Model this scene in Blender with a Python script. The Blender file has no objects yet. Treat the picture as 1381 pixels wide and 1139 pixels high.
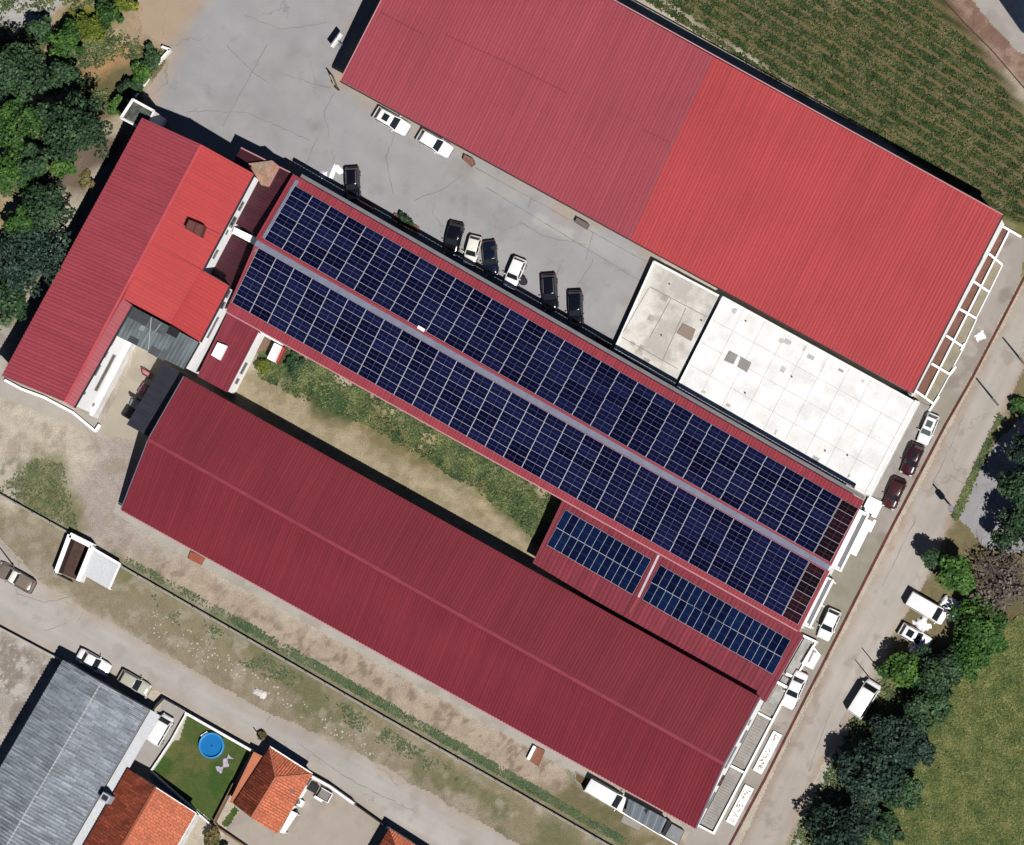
import bpy, bmesh, math, random
import numpy as np
from mathutils import Vector, Matrix
random.seed(7); RNG = np.random.default_rng(7)
scene = bpy.context.scene
COL = scene.collection
# ------------------------------------------------------------------ camera model
F = 7000.0; SC = 11.5; DIST = F/SC
TH = math.atan(0.209)
ZC = Vector((0.853*math.sin(TH), -0.522*math.sin(TH), math.cos(TH))).normalized()
XC = (Vector((1,0,0)) - ZC*ZC.x).normalized()
YC = ZC.cross(XC)
CAM = ZC*DIST
def ray(px, py):
    return XC*((px-690.5)/F) + YC*((569.5-py)/F) - ZC
def W(px, py, z=0.0):
    d = ray(px, py); t = (z-CAM.z)/d.z
    return CAM + d*t
def Wn(P, z=0.0):
    P = np.asarray(P, float)
    X = np.array(XC); Y = np.array(YC); Z = np.array(ZC); C = np.array(CAM)
    d = ((P[:,0:1]-690.5)/F)*X + ((569.5-P[:,1:2])/F)*Y - Z
    t = (np.asarray(z).reshape(-1,1)-C[2])/d[:,2:3] if np.ndim(z) else (z-C[2])/d[:,2:3]
    return C + d*t
class Plane:
    def __init__(s, a, b, c):
        s.p = Vector(a); s.n = (Vector(b)-s.p).cross(Vector(c)-s.p).normalized()
        if s.n.z < 0: s.n = -s.n
    def hit(s, px, py, off=0.0):
        d = ray(px, py); t = (s.p + s.n*off - CAM).dot(s.n)/d.dot(s.n)
        return CAM + d*t
def lin(c): 
    c = c/255.0
    return c/12.92 if c <= 0.04045 else ((c+0.055)/1.055)**2.4
GAIN = 1.80
def S(r, g, b, k=1.0): return tuple(min(0.9, lin(v)/GAIN*k) for v in (r, g, b))
# ------------------------------------------------------------------ noise
_T = RNG.random((4, 256, 256))
def vnoise(x, y, s, k=0):
    x = np.asarray(x)*s + 1000.3; y = np.asarray(y)*s + 1000.7
    xi = np.floor(x).astype(int); yi = np.floor(y).astype(int)
    fx = x-xi; fy = y-yi; fx = fx*fx*(3-2*fx); fy = fy*fy*(3-2*fy)
    t = _T[k]; a = t[xi%256, yi%256]; b = t[(xi+1)%256, yi%256]; c = t[xi%256, (yi+1)%256]; d = t[(xi+1)%256, (yi+1)%256]
    return (a*(1-fx)+b*fx)*(1-fy) + (c*(1-fx)+d*fx)*fy
def fbm(x, y, s, o=4, k=0):
    r = 0; a = 0.5; n = 0
    for i in range(o):
        r = r + a*vnoise(x, y, s*2**i, (k+i) % 4); n += a; a *= 0.55
    return r/n
# ------------------------------------------------------------------ materials
MATS = {}
def mat(name, color, rough=0.85, var=0.12, scale=0.8, fine=0.10, fscale=9.0, bump=0.0, metal=0.0, spec=0.3, tint=None, streak=None, island=0.0, coat=0.0, attr=None, objrand=0.0, cracks=0.0, brick=None, lap=None):
    if name in MATS: return MATS[name]
    m = bpy.data.materials.new(name); m.use_nodes = True
    nt = m.node_tree; N = nt.nodes; L = nt.links
    bs = N['Principled BSDF']
    bs.inputs['Roughness'].default_value = rough; bs.inputs['Metallic'].default_value = metal
    bs.inputs['Specular IOR Level'].default_value = spec; bs.inputs['Coat Weight'].default_value = coat
    tc = N.new('ShaderNodeTexCoord')
    def noise(sc, det=4, vec=None):
        n = N.new('ShaderNodeTexNoise'); n.inputs['Scale'].default_value = sc; n.inputs['Detail'].default_value = det
        L.new(vec if vec else tc.outputs['Object'], n.inputs['Vector']); return n.outputs['Fac']
    def rng(sock, lo, hi, a=0.3, b=0.7):
        r = N.new('ShaderNodeMapRange'); r.inputs[1].default_value = a; r.inputs[2].default_value = b
        r.inputs[3].default_value = lo; r.inputs[4].default_value = hi; L.new(sock, r.inputs[0]); return r.outputs[0]
    def mul(a, b):
        n = N.new('ShaderNodeMath'); n.operation = 'MULTIPLY'; L.new(a, n.inputs[0]); L.new(b, n.inputs[1]); return n.outputs[0]
    f = rng(noise(scale), 1-var, 1+var)
    if fine: f = mul(f, rng(noise(fscale, 2), 1-fine, 1+fine))
    if streak:   # weathering along sheets, UV in metres: u across ribs, v along
        su, sv, amt = streak
        mp = N.new('ShaderNodeMapping'); mp.inputs['Scale'].default_value = (su, sv, 1)
        L.new(tc.outputs['UV'], mp.inputs['Vector'])
        f = mul(f, rng(noise(1.0, 3, mp.outputs['Vector']), 1-amt, 1+amt))
    if island:
        g = N.new('ShaderNodeNewGeometry'); f = mul(f, rng(g.outputs['Random Per Island'], 1-island, 1+island, 0, 1))
    if objrand:
        g = N.new('ShaderNodeObjectInfo'); f = mul(f, rng(g.outputs['Random'], 1-objrand, 1+objrand, 0, 1))
    if cracks:
        v = N.new('ShaderNodeTexVoronoi'); v.feature = 'DISTANCE_TO_EDGE'; v.inputs['Scale'].default_value = 0.07
        w = N.new('ShaderNodeTexNoise'); w.inputs['Scale'].default_value = 0.7; w.inputs['Detail'].default_value = 5
        L.new(tc.outputs['Object'], w.inputs['Vector'])
        mx = N.new('ShaderNodeVectorMath'); mx.operation = 'MULTIPLY_ADD'; mx.inputs[1].default_value = (3.0, 3.0, 0)
        L.new(w.outputs['Color'], mx.inputs[0]); L.new(tc.outputs['Object'], mx.inputs[2]); L.new(mx.outputs[0], v.inputs['Vector'])
        c0 = rng(v.outputs['Distance'], cracks, 0.0, 0.001, 0.006); c2 = mul(c0, rng(noise(.16, 2), 0, 1, .48, .6))
        sb = N.new('ShaderNodeMath'); sb.operation = 'SUBTRACT'; sb.inputs[0].default_value = 1.0; L.new(c2, sb.inputs[1]); c1 = sb.outputs[0]
        f = mul(f, c1)
    if brick:
        bw, bh, amt = brick
        mp = N.new('ShaderNodeMapping'); mp.inputs['Rotation'].default_value = (0, 0, math.pi/2); L.new(tc.outputs['UV'], mp.inputs['Vector'])
        bt = N.new('ShaderNodeTexBrick'); bt.inputs['Scale'].default_value = 1; bt.inputs['Brick Width'].default_value = bw; bt.inputs['Row Height'].default_value = bh
        bt.inputs['Mortar Size'].default_value = .045; bt.inputs['Mortar Smooth'].default_value = .3; bt.offset = .37
        bt.inputs['Color1'].default_value = (1-amt,)*3+(1,); bt.inputs['Color2'].default_value = (1+amt*.7,)*3+(1,); bt.inputs['Mortar'].default_value = (.45,.45,.45,1)
        L.new(mp.outputs[0], bt.inputs['Vector']); f = mul(f, bt.outputs['Color'])
    if lap:
        per, amt = lap
        sx = N.new('ShaderNodeSeparateXYZ'); L.new(tc.outputs['UV'], sx.inputs[0])
        d = N.new('ShaderNodeMath'); d.operation = 'DIVIDE'; d.inputs[1].default_value = per; L.new(sx.outputs[1], d.inputs[0])
        fr = N.new('ShaderNodeMath'); fr.operation = 'FRACT'; L.new(d.outputs[0], fr.inputs[0])
        ln = rng(fr.outputs[0], amt, 0, .004, .02); k_ = mul(ln, rng(noise(.25, 3), 0, 1, .42, .58))
        sb2 = N.new('ShaderNodeMath'); sb2.operation = 'SUBTRACT'; sb2.inputs[0].default_value = 1.0; L.new(k_, sb2.inputs[1]); f = mul(f, sb2.outputs[0])
    col = None
    if attr:
        a = N.new('ShaderNodeAttribute'); a.attribute_name = attr; base = a.outputs['Color']
    else:
        c = N.new('ShaderNodeRGB'); c.outputs[0].default_value = (*color, 1); base = c.outputs[0]
    if tint:
        mx = N.new('ShaderNodeMix'); mx.data_type = 'RGBA'
        L.new(rng(noise(tint[1], 5), 0, tint[2], 0.42, 0.62), mx.inputs[0]); L.new(base, mx.inputs[6]); mx.inputs[7].default_value = (*tint[0], 1)
        base = mx.outputs[2]
    hs = N.new('ShaderNodeVectorMath'); hs.operation = 'SCALE'
    L.new(base, hs.inputs[0]); L.new(f, hs.inputs['Scale']); L.new(hs.outputs[0], bs.inputs['Base Color'])
    if bump:
        b = N.new('ShaderNodeBump'); b.inputs['Strength'].default_value = bump; b.inputs['Distance'].default_value = 0.05
        L.new(noise(fscale*1.5, 4), b.inputs['Height']); L.new(b.outputs[0], bs.inputs['Normal'])
    MATS[name] = m; return m
def leafmat(name, c1, c2, c3):
    if name in MATS: return MATS[name]
    m = bpy.data.materials.new(name); m.use_nodes = True; nt = m.node_tree; N = nt.nodes; L = nt.links
    bs = N['Principled BSDF']; bs.inputs['Roughness'].default_value = 0.6; bs.inputs['Specular IOR Level'].default_value = 0.25
    g = N.new('ShaderNodeNewGeometry'); tc = N.new('ShaderNodeTexCoord')
    n = N.new('ShaderNodeTexNoise'); n.inputs['Scale'].default_value = 0.55; n.inputs['Detail'].default_value = 3; L.new(tc.outputs['Object'], n.inputs['Vector'])
    ad = N.new('ShaderNodeMath'); ad.operation = 'MULTIPLY_ADD'; ad.inputs[1].default_value = 0.45; L.new(g.outputs['Random Per Island'], ad.inputs[0])
    r2 = N.new('ShaderNodeMapRange'); r2.inputs[1].default_value = 0.3; r2.inputs[2].default_value = 0.7; r2.inputs[3].default_value = 0; r2.inputs[4].default_value = 0.55
    L.new(n.outputs['Fac'], r2.inputs[0]); L.new(r2.outputs[0], ad.inputs[2])
    cr = N.new('ShaderNodeValToRGB'); e = cr.color_ramp.elements
    e[0].color = (*c1, 1); e[1].color = (*c3, 1); x = e.new(0.5); x.color = (*c2, 1)
    oi = N.new('ShaderNodeObjectInfo'); a2 = N.new('ShaderNodeMath'); a2.operation = 'MULTIPLY_ADD'; a2.inputs[1].default_value = .22; L.new(oi.outputs['Random'], a2.inputs[0])
    a3 = N.new('ShaderNodeMath'); a3.operation = 'SUBTRACT'; a3.inputs[1].default_value = .08; L.new(ad.outputs[0], a3.inputs[0]); L.new(a3.outputs[0], a2.inputs[2])
    L.new(a2.outputs[0], cr.inputs[0]); L.new(cr.outputs[0], bs.inputs['Base Color'])
    MATS[name] = m; return m
def panelmat(name, c1, c2, line, nx, lw):
    if name in MATS: return MATS[name]
    m = bpy.data.materials.new(name); m.use_nodes = True; nt = m.node_tree; N = nt.nodes; L = nt.links
    bs = N['Principled BSDF']; bs.inputs['Roughness'].default_value = 0.12; bs.inputs['Specular IOR Level'].default_value = 0.35
    uv = N.new('ShaderNodeUVMap'); sp = N.new('ShaderNodeSeparateXYZ'); L.new(uv.outputs[0], sp.inputs[0])
    def M(op, a, b=None):
        n = N.new('ShaderNodeMath'); n.operation = op
        for i, v in enumerate((a, b)):
            if v is None: continue
            if isinstance(v, (int, float)): n.inputs[i].default_value = v
            else: L.new(v, n.inputs[i])
        return n.outputs[0]
    def grid(s, n, w):   # 1 near grid lines, s in 0..1
        f = M('FRACT', M('MULTIPLY', s, n)); d = M('MINIMUM', f, M('SUBTRACT', 1.0, f))
        return M('LESS_THAN', d, w)
    big = grid(sp.outputs[0], nx, lw)
    small = M('MAXIMUM', grid(sp.outputs[0], nx*2, lw*1.6), grid(sp.outputs[1], 2, 0.05))
    oi = N.new('ShaderNodeObjectInfo'); g = N.new('ShaderNodeNewGeometry'); tc = N.new('ShaderNodeTexCoord')
    rnd = M('FRACT', M('ADD', oi.outputs['Random'], g.outputs['Random Per Island']))
    c = N.new('ShaderNodeMix'); c.data_type = 'RGBA'; c.inputs[6].default_value = (*c1, 1); c.inputs[7].default_value = (*c2, 1); L.new(rnd, c.inputs[0])
    a = N.new('ShaderNodeMix'); a.data_type = 'RGBA'; L.new(M('MULTIPLY', small, 0.22), a.inputs[0]); L.new(c.outputs[2], a.inputs[6]); a.inputs[7].default_value = (*line, 1)
    b = N.new('ShaderNodeMix'); b.data_type = 'RGBA'; L.new(M('MULTIPLY', big, 0.65), b.inputs[0]); L.new(a.outputs[2], b.inputs[6]); b.inputs[7].default_value = (*line, 1)
    L.new(b.outputs[2], bs.inputs['Base Color'])
    MATS[name] = m; return m
# ------------------------------------------------------------------ objects
def origin(p):
    v = Vector((0,0,0))
    while p: v = v + p.location; p = p.parent
    return v
def tag(o, label=None, cat=None, group=None, kind=None):
    if label: o['label'] = label
    if cat: o['category'] = cat
    if group: o['group'] = group
    if kind: o['kind'] = kind
    return o
def thing(name, loc, label, cat, group=None, rz=0.0):
    o = bpy.data.objects.new(name, None); COL.objects.link(o); o.location = loc; o.rotation_euler = (0,0,rz)
    o.empty_display_size = 0.5
    return tag(o, label, cat, group)
class MB:
    def __init__(s): s.v = []; s.f = []; s.mi = []; s.uv = None
    def add(s, vs, fs, mi=0):
        n = len(s.v); s.v += [tuple(v) for v in vs]; s.f += [tuple(i+n for i in f) for f in fs]; s.mi += [mi]*len(fs); return s
    def prism(s, top, bot, mi=0):
        n = len(top); vs = list(top)+list(bot)
        a = sum(top[i][0]*top[(i+1)%n][1]-top[(i+1)%n][0]*top[i][1] for i in range(n))
        fs = [tuple(range(n)), tuple(range(2*n-1, n-1, -1))] + [(i, n+i, n+(i+1)%n, (i+1)%n) for i in range(n)]
        if a < 0: fs = [tuple(reversed(f)) for f in fs]
        return s.add(vs, fs, mi)
    def box(s, c, d, rz=0, mi=0):
        cx, cy, cz = c; x, y, z = d[0]/2, d[1]/2, d[2]/2; ca, sa = math.cos(rz), math.sin(rz)
        top = [(cx+a*ca-b*sa, cy+a*sa+b*ca, cz+z) for a, b in ((-x,-y),(x,-y),(x,y),(-x,y))]
        return s.prism(top, [(p[0], p[1], cz-z) for p in top], mi)
    def tube(s, p, q, r0, r1=None, n=8, mi=0):
        p = Vector(p); q = Vector(q); r1 = r0 if r1 is None else r1
        d = (q-p).normalized(); u = d.orthogonal().normalized(); w = d.cross(u)
        vs = [p+(u*math.cos(2*math.pi*i/n)+w*math.sin(2*math.pi*i/n))*r0 for i in range(n)] + [q+(u*math.cos(2*math.pi*i/n)+w*math.sin(2*math.pi*i/n))*r1 for i in range(n)]
        fs = [(i,(i+1)%n,n+(i+1)%n,n+i) for i in range(n)] + [tuple(range(n-1,-1,-1)), tuple(range(n,2*n))]
        return s.add(vs, fs, mi)
    def build(s, name, mats, parent=None, local=False, smooth=False):
        me = bpy.data.meshes.new(name)
        o3 = Vector((0,0,0)) if (local or not parent) else origin(parent)
        me.from_pydata([(v[0]-o3.x, v[1]-o3.y, v[2]-o3.z) for v in s.v], [], s.f)
        for m in (mats if isinstance(mats, (list, tuple)) else [mats]): me.materials.append(m)
        me.polygons.foreach_set('material_index', s.mi)
        if s.uv:
            l = me.uv_layers.new(name='UVMap')
            l.data.foreach_set('uv', [c for f in s.f for i in f for c in s.uv[i]])
        if smooth: me.polygons.foreach_set('use_smooth', [True]*len(s.f))
        me.update()
        o = bpy.data.objects.new(name, me); COL.objects.link(o)
        if parent: o.parent = parent
        return o
def npmesh(name, V, FQ, mat_, parent=None, col=None, kind=None, smooth=False):
    me = bpy.data.meshes.new(name); V = np.asarray(V, np.float32); FQ = np.asarray(FQ, np.int32)
    me.vertices.add(len(V)); me.vertices.foreach_set('co', V.ravel())
    k = FQ.shape[1]; me.loops.add(FQ.size); me.loops.foreach_set('vertex_index', FQ.ravel())
    me.polygons.add(len(FQ)); me.polygons.foreach_set('loop_start', np.arange(0, FQ.size, k, dtype=np.int32))
    me.update(calc_edges=True); me.validate()
    if col is not None:
        a = me.color_attributes.new('col', 'FLOAT_COLOR', 'POINT')
        a.data.foreach_set('color', np.hstack([col, np.ones((len(V),1))]).astype(np.float32).ravel())
    me.materials.append(mat_)
    if smooth: me.polygons.foreach_set('use_smooth', [True]*len(FQ))
    o = bpy.data.objects.new(name, me); COL.objects.link(o)
    if parent: o.parent = parent
    if kind: o['kind'] = kind
    return o
def sdpoly(X, Y, poly):
    """signed distance, positive inside"""
    n = len(poly); d = np.full(X.shape, 1e9); ins = np.zeros(X.shape, bool)
    for i in range(n):
        ax, ay = poly[i][:2]; bx, by = poly[(i+1)%n][:2]
        ex, ey = bx-ax, by-ay; wx, wy = X-ax, Y-ay
        t = np.clip((wx*ex+wy*ey)/(ex*ex+ey*ey+1e-12), 0, 1)
        d = np.minimum(d, (wx-ex*t)**2+(wy-ey*t)**2)
        c = ((ay > Y) != (by > Y)) & (X < (bx-ax)*(Y-ay)/((by-ay) if by != ay else 1e-9)+ax)
        ins ^= c
    d = np.sqrt(d); return np.where(ins, d, -d)
def PX(pts, z=0.0): return [tuple(W(x, y, z)) for x, y in pts]
_A = W(191, 158); _B = W(2.5, 506); _L = (_B-_A).length; _D = (_B-_A)/_L
def sstep(a, b, v): v = np.clip((v-a)/(b-a), 0, 1); return v*v*(3-2*v)
def hgt(X, Y):
    """height of the ground: a planted bank rises beside the left building"""
    X = np.asarray(X, float); Y = np.asarray(Y, float)
    t = ((X-_A.x)*_D.x+(Y-_A.y)*_D.y)/_L; s = (X-_A.x)*_D.y-(Y-_A.y)*_D.x
    return 5.6*sstep(-.10,.24,t)*(1-sstep(.78,1.06,t))*sstep(-.5,2.6,-s if _SGN else s)
_SGN = ((W(20,200).x-_A.x)*_D.y-(W(20,200).y-_A.y)*_D.x) < 0
def WG(px, py):
    z = 0.0
    for _ in range(5): p = W(px, py, z); z = float(hgt(p.x, p.y))
    return W(px, py, z)
def mixc(C, m, col): return C*(1-m[..., None]) + np.array(col)*m[..., None]
def soft(sd, w, X, Y, amp=0.0, s=0.4, k=0):
    return np.clip((sd + amp*(fbm(X, Y, s, 4, k)-0.5)*2)/max(w, 1e-3)*0.5+0.5, 0, 1)
def sheet(name, poly, z, colfn, res=0.25, rag=0.3, rs=0.8, m=None, kind='structure'):
    """a ground sheet made of small cells, with a ragged outline and per-vertex surface colours"""
    P = [tuple(WG(x, y)) for x, y in poly]; xs = [p[0] for p in P]; ys = [p[1] for p in P]
    gx = np.arange(min(xs)-1, max(xs)+1, res); gy = np.arange(min(ys)-1, max(ys)+1, res)
    X, Y = np.meshgrid(gx, gy, indexing='ij'); sd = sdpoly(X, Y, P)
    keep = (sd + rag*(fbm(X, Y, rs, 4, 2)-0.5)*2) > 0
    cell = keep[:-1,:-1] & keep[1:,1:] & keep[1:,:-1] & keep[:-1,1:]
    i, j = np.nonzero(cell); ny = len(gy)
    q = np.stack([i*ny+j, (i+1)*ny+j, (i+1)*ny+j+1, i*ny+j+1], 1)
    used, inv = np.unique(q, return_inverse=True); q = inv.reshape(q.shape)
    Xf, Yf = X.ravel()[used], Y.ravel()[used]
    C = colfn(Xf, Yf, sd.ravel()[used])
    return npmesh(name, np.stack([Xf, Yf, z+hgt(Xf, Yf)], 1), q, m, col=C, kind=kind)
# ------------------------------------------------------------------ roofs
def corr(name, quad, m, parent, period=0.4, amp=0.045, thick=0.14, wob=0.0, lap=0.0):
    A, B, C, D = [Vector(q) for q in quad]      # A->B across ribs, A->D along ribs
    n = (B-A).cross(D-A).normalized()
    if n.z < 0: n = -n
    LU = ((B-A).length+(C-D).length)/2; LV = ((D-A).length+(C-B).length)/2
    k = max(2, int(round(LU/period))); prof = ((0,0),(.42,0),(.55,1),(.87,1))
    us = [(i+t, h) for i in range(k) for t, h in prof] + [(k, 0)]
    nv = 2 if not lap else max(2, int(LV/lap)+1)
    mb = MB(); uv = []; vs = []; fs = []
    rr = random.Random(name+str(k)+str(round(A.x,2)))
    off = [rr.uniform(-1, 1)*wob for _ in range(k+1)]
    for j in range(nv):
        v = j/(nv-1)
        for u, h in us:
            t = u/k; p = (A*(1-t)+B*t)*(1-v) + (D*(1-t)+C*t)*v
            p = p + n*(h*amp+0.004) + (B-A).normalized()*off[int(min(u,k))]*(0.5-abs(v-0.5))*2
            vs.append(p); uv.append((t*LU, v*LV))
    w = len(us)
    for j in range(nv-1):
        for i in range(w-1): fs.append((j*w+i, j*w+i+1, (j+1)*w+i+1, (j+1)*w+i))
    if (B-A).cross(D-A).z < 0: fs = [tuple(reversed(f)) for f in fs]
    mb.add(vs, fs)
    top = [q - n*0.012 for q in (A, B, C, D)]
    mb.prism(top, [q - n*thick for q in (A, B, C, D)])
    uv += [(0,0),(LU,0),(LU,LV),(0,LV)]*2
    mb.uv = uv
    return mb.build(name, m, parent)
def bar(mb, a, b, w, h, mi=0):
    """a bar from a to b (top centre line), width w, height h"""
    a = Vector(a); b = Vector(b); d = (b-a); s = Vector((-d.y, d.x, 0)).normalized()*w/2
    mb.prism([a-s, b-s, b+s, a+s], [p-Vector((0,0,h)) for p in (a-s, b-s, b+s, a+s)], mi); return mb
def inset(P, d):
    n = len(P); out = []
    ar = sum(P[i][0]*P[(i+1)%n][1]-P[(i+1)%n][0]*P[i][1] for i in range(n)); sg = 1 if ar > 0 else -1
    for i in range(n):
        a, b, c = Vector(P[i-1][:2]), Vector(P[i][:2]), Vector(P[(i+1)%n][:2])
        e1 = (b-a).normalized(); e2 = (c-b).normalized()
        n1 = Vector((-e1.y, e1.x))*sg; n2 = Vector((-e2.y, e2.x))*sg
        m = (n1+n2); m = m/max(0.2, m.dot(n1)); q = b+m*d
        out.append((q.x, q.y, P[i][2]))
    return out
def walls(name, P, m, parent, d=0.35, drop=0.2, z0=-0.3):
    Q = inset(P, d); mb = MB(); mb.prism([(p[0],p[1],p[2]-drop) for p in Q], [(p[0],p[1],z0) for p in Q])
    return mb.build(name, m, parent)
def opening(parent, A, B, t0, t1, z0, z1, kind='window', frame=None, pane=None, proud=0.05, out=None):
    """window or door on the wall running A->B (world xy), at t0..t1 metres from A; outward normal on the right of A->B"""
    a = Vector((A[0], A[1], 0)); b = Vector((B[0], B[1], 0)); d = (b-a).normalized(); n = Vector((d.y, -d.x, 0))
    def bx(mb, u0, u1, w0, w1, p0, p1):
        q = [a+d*u0+n*p0, a+d*u1+n*p0, a+d*u1+n*p1, a+d*u0+n*p1]
        mb.prism([(v.x, v.y, w1) for v in q], [(v.x, v.y, w0) for v in q])
    mb = MB(); fw = 0.09
    bx(mb, t0, t1, z1-fw, z1, -0.05, proud); bx(mb, t0, t1, z0, z0+fw, -0.05, proud+0.06)
    bx(mb, t0, t0+fw, z0+fw, z1-fw, -0.05, proud); bx(mb, t1-fw, t1, z0+fw, z1-fw, -0.05, proud)
    if t1-t0 > 1.1: bx(mb, (t0+t1)/2-0.04, (t0+t1)/2+0.04, z0+fw, z1-fw, -0.05, proud-0.01)
    o = mb.build(kind, frame, parent)
    p = MB(); bx(p, t0+fw, t1-fw, z0+fw, z1-fw, -0.05, proud*0.4); p.build('pane' if kind == 'window' else 'leaf', pane, o)
    return o
# ------------------------------------------------------------------ vehicles (x forward, local coordinates)
def vmat(name, c, rough=0.28):
    return mat('paint_'+name, c, rough=rough, var=0.06, scale=1.5, fine=0.04, spec=0.5, coat=0.6)
def loft(mb, rings, mi=0, capa=True, capb=True):
    n = len(rings[0]); base = len(mb.v); vs = [p for r in rings for p in r]; fs = []
    for j in range(len(rings)-1):
        for i in range(n): fs.append((j*n+i, j*n+(i+1)%n, (j+1)*n+(i+1)%n, (j+1)*n+i))
    if capa: fs.append(tuple(range(n-1, -1, -1)))
    if capb: fs.append(tuple(range((len(rings)-1)*n, len(rings)*n)))
    mb.add(vs, fs, mi)
def sec(x, w, zb, zt, crown=0.03, tuck=0.90):
    """closed body section, looking along x"""
    h = zt-zb
    pts = [(w*0.86, zb), (w*0.98, zb+h*0.22), (w, zb+h*0.5), (w*0.985, zb+h*0.78), (w*tuck, zt-0.03), (w*0.55, zt+crown*0.7), (0, zt+crown)]
    full = [(-a, z) for a, z in pts] ; full = pts + [(-a, z) for a, z in reversed(pts[:-1])]
    return [(x, a, z) for a, z in full]
def vehicle(name, cx, cy, hx, hy, kind, paint, label, cat, L=4.3, Wd=1.76, H=1.48, group=None, roofpaint=None, glass=None, z=0.0, sunroof=False, rack=False):
    loc = W(cx, cy, 0.75); loc.z = z
    c = W(cx, cy, 0.75); h = W(cx+hx, cy+hy, 0.75)-c
    t = thing(name, loc, label, cat, group, math.atan2(h.y, h.x))
    G = glass or mat('car_glass', (0.012, 0.014, 0.018), rough=0.06, var=0, fine=0, spec=0.6)
    blk = mat('black_trim', (0.014, 0.014, 0.015), rough=0.6, var=0.05)
    chrome = mat('rim_metal', (0.45, 0.45, 0.46), rough=0.3, var=0.05, metal=0.8)
    a, w = L/2, Wd/2; zb = 0.22
    belt = {'van': 1.15, 'bus': 1.2, 'suv': 1.02, 'pickup': 1.02}.get(kind, 0.92)
    hood = {'van': 1.06, 'bus': 1.15, 'suv': 1.0, 'pickup': 1.02}.get(kind, 0.86)
    # stations: (x fraction, half width factor, top height)
    if kind in ('van', 'bus'): st = [(-1,.90,belt*.9),(-.985,.97,belt),(-.6,1,belt),(0.3,1,belt),(.62,1,belt),(.80,.98,hood),(.93,.92,hood-.12),(1,.78,hood-.28)]
    elif kind == 'sedan': st = [(-1,.78,.74),(-.96,.90,.90),(-.82,.96,.96),(-.6,1,.95),(0,1,.94),(.3,1,.92),(.5,.98,.87),(.78,.94,.80),(.93,.86,.71),(1,.66,.58)]
    else: st = [(-1,.82,belt*.88),(-.97,.93,belt),(-.6,1,belt+.02),(0,1,belt),(.35,1,belt),(.48,.99,hood),(.76,.96,hood-.06),(.92,.88,hood-.14),(1,.70,hood-.3)]
    mb = MB(); loft(mb, [sec(x*a, w*f, zb+(0.06 if abs(x) > .93 else 0), zt, 0.035) for x, f, zt in st])
    mb.build('body', paint, t, True, True)
    # cabin
    if kind in ('van', 'bus'): x = (-.975, -.93, .46, .78)
    elif kind == 'sedan': x = (-.70, -.38, .06, .40)
    elif kind == 'pickup': x = (-.16, -.08, .16, .42)
    elif kind == 'suv': x = (-.94, -.76, .10, .42)
    else: x = (-.93, -.68, .06, .44)
    xb0, xt0, xt1, xb1 = [v*a for v in x]; wb, wt = w*0.93, w*(0.86 if kind in ('van','bus') else 0.76)
    zb2 = belt-0.04; zt = H
    P = lambda f, s, k: Vector(((xb0*(1-k)+xt0*k) if f == 0 else (xb1*(1-k)+xt1*k), s*(wb*(1-k)+wt*k), zb2*(1-k)+zt*k))
    mb = MB(); rp = roofpaint or paint
    k1 = 0.93
    base = [P(0,-1,0), P(1,-1,0), P(1,1,0), P(0,1,0)]; mid = [P(0,-1,k1), P(1,-1,k1), P(1,1,k1), P(0,1,k1)]
    def shrink(f, dz): return [Vector((v.x*(1-f)+ (xt0+xt1)/2*f, v.y*(1-f), zt+dz)) for v in mid]
    rings = [base, mid, shrink(0.06, -0.02), shrink(0.22, 0.02), shrink(0.6, 0.045)]
    vs = [v for r in rings for v in r]; fs = []
    for j in range(4):
        for i in range(4): fs.append((j*4+i, j*4+(i+1)%4, j*4+4+(i+1)%4, j*4+4+i))
    fs.append((16,17,18,19)); mb.add(vs, fs); o = mb.build('cabin', rp, t, True)
    for i, p in enumerate(o.data.polygons): p.use_smooth = i >= 4
    def glassq(nm, q, off, par=t):
        q = [Vector(v) for v in q]; n = (q[1]-q[0]).cross(q[2]-q[0]).normalized(); c0 = sum(q, Vector())/4
        if n.dot(c0-Vector(((xb0+xb1)/2, 0, zb2))) < 0: n = -n
        m2 = MB(); top = [v+n*off for v in q]; bot = [v-n*0.02 for v in q]
        m2.add(top+bot, [(0,1,2,3),(7,6,5,4)]+[(i,4+i,4+(i+1)%4,(i+1)%4) for i in range(4)])
        ob = m2.build(nm, G, par, True)
        bm = bmesh.new(); bm.from_mesh(ob.data); bmesh.ops.recalc_face_normals(bm, faces=bm.faces); bm.to_mesh(ob.data); bm.free()
        return ob
    lerp = lambda p, q, k: p*(1-k)+q*k
    def face(p00, p10, p11, p01, mx, my0, my1):
        g = lambda u, v: lerp(lerp(p00, p10, u), lerp(p01, p11, u), v)
        return [g(mx, my0), g(1-mx, my0), g(1-mx, my1), g(mx, my1)]
    glassq('windscreen', face(P(1,-1,0), P(1,1,0), P(1,1,k1), P(1,-1,k1), .06, .10, .97), 0.012)
    glassq('rear_window', face(P(0,-1,0), P(0,1,0), P(0,1,k1), P(0,-1,k1), .09, .30 if kind in ('van','suv','bus') else .12, .93), 0.012)
    for s in (-1, 1):
        q = (P(0,s,0), P(1,s,0), P(1,s,k1), P(0,s,k1)); g = lambda u, v: lerp(lerp(q[0], q[1], u), lerp(q[3], q[2], u), v)
        spans = ((.06,.47),(.52,.93)) if kind not in ('bus','pickup') else (((.04,.25),(.28,.49),(.52,.73),(.76,.95)) if kind == 'bus' else ((.1,.9),))
        for u0, u1 in spans: glassq('side_window', [g(u0,.14), g(u1,.14), g(u1,.88), g(u0,.88)], 0.012)
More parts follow.
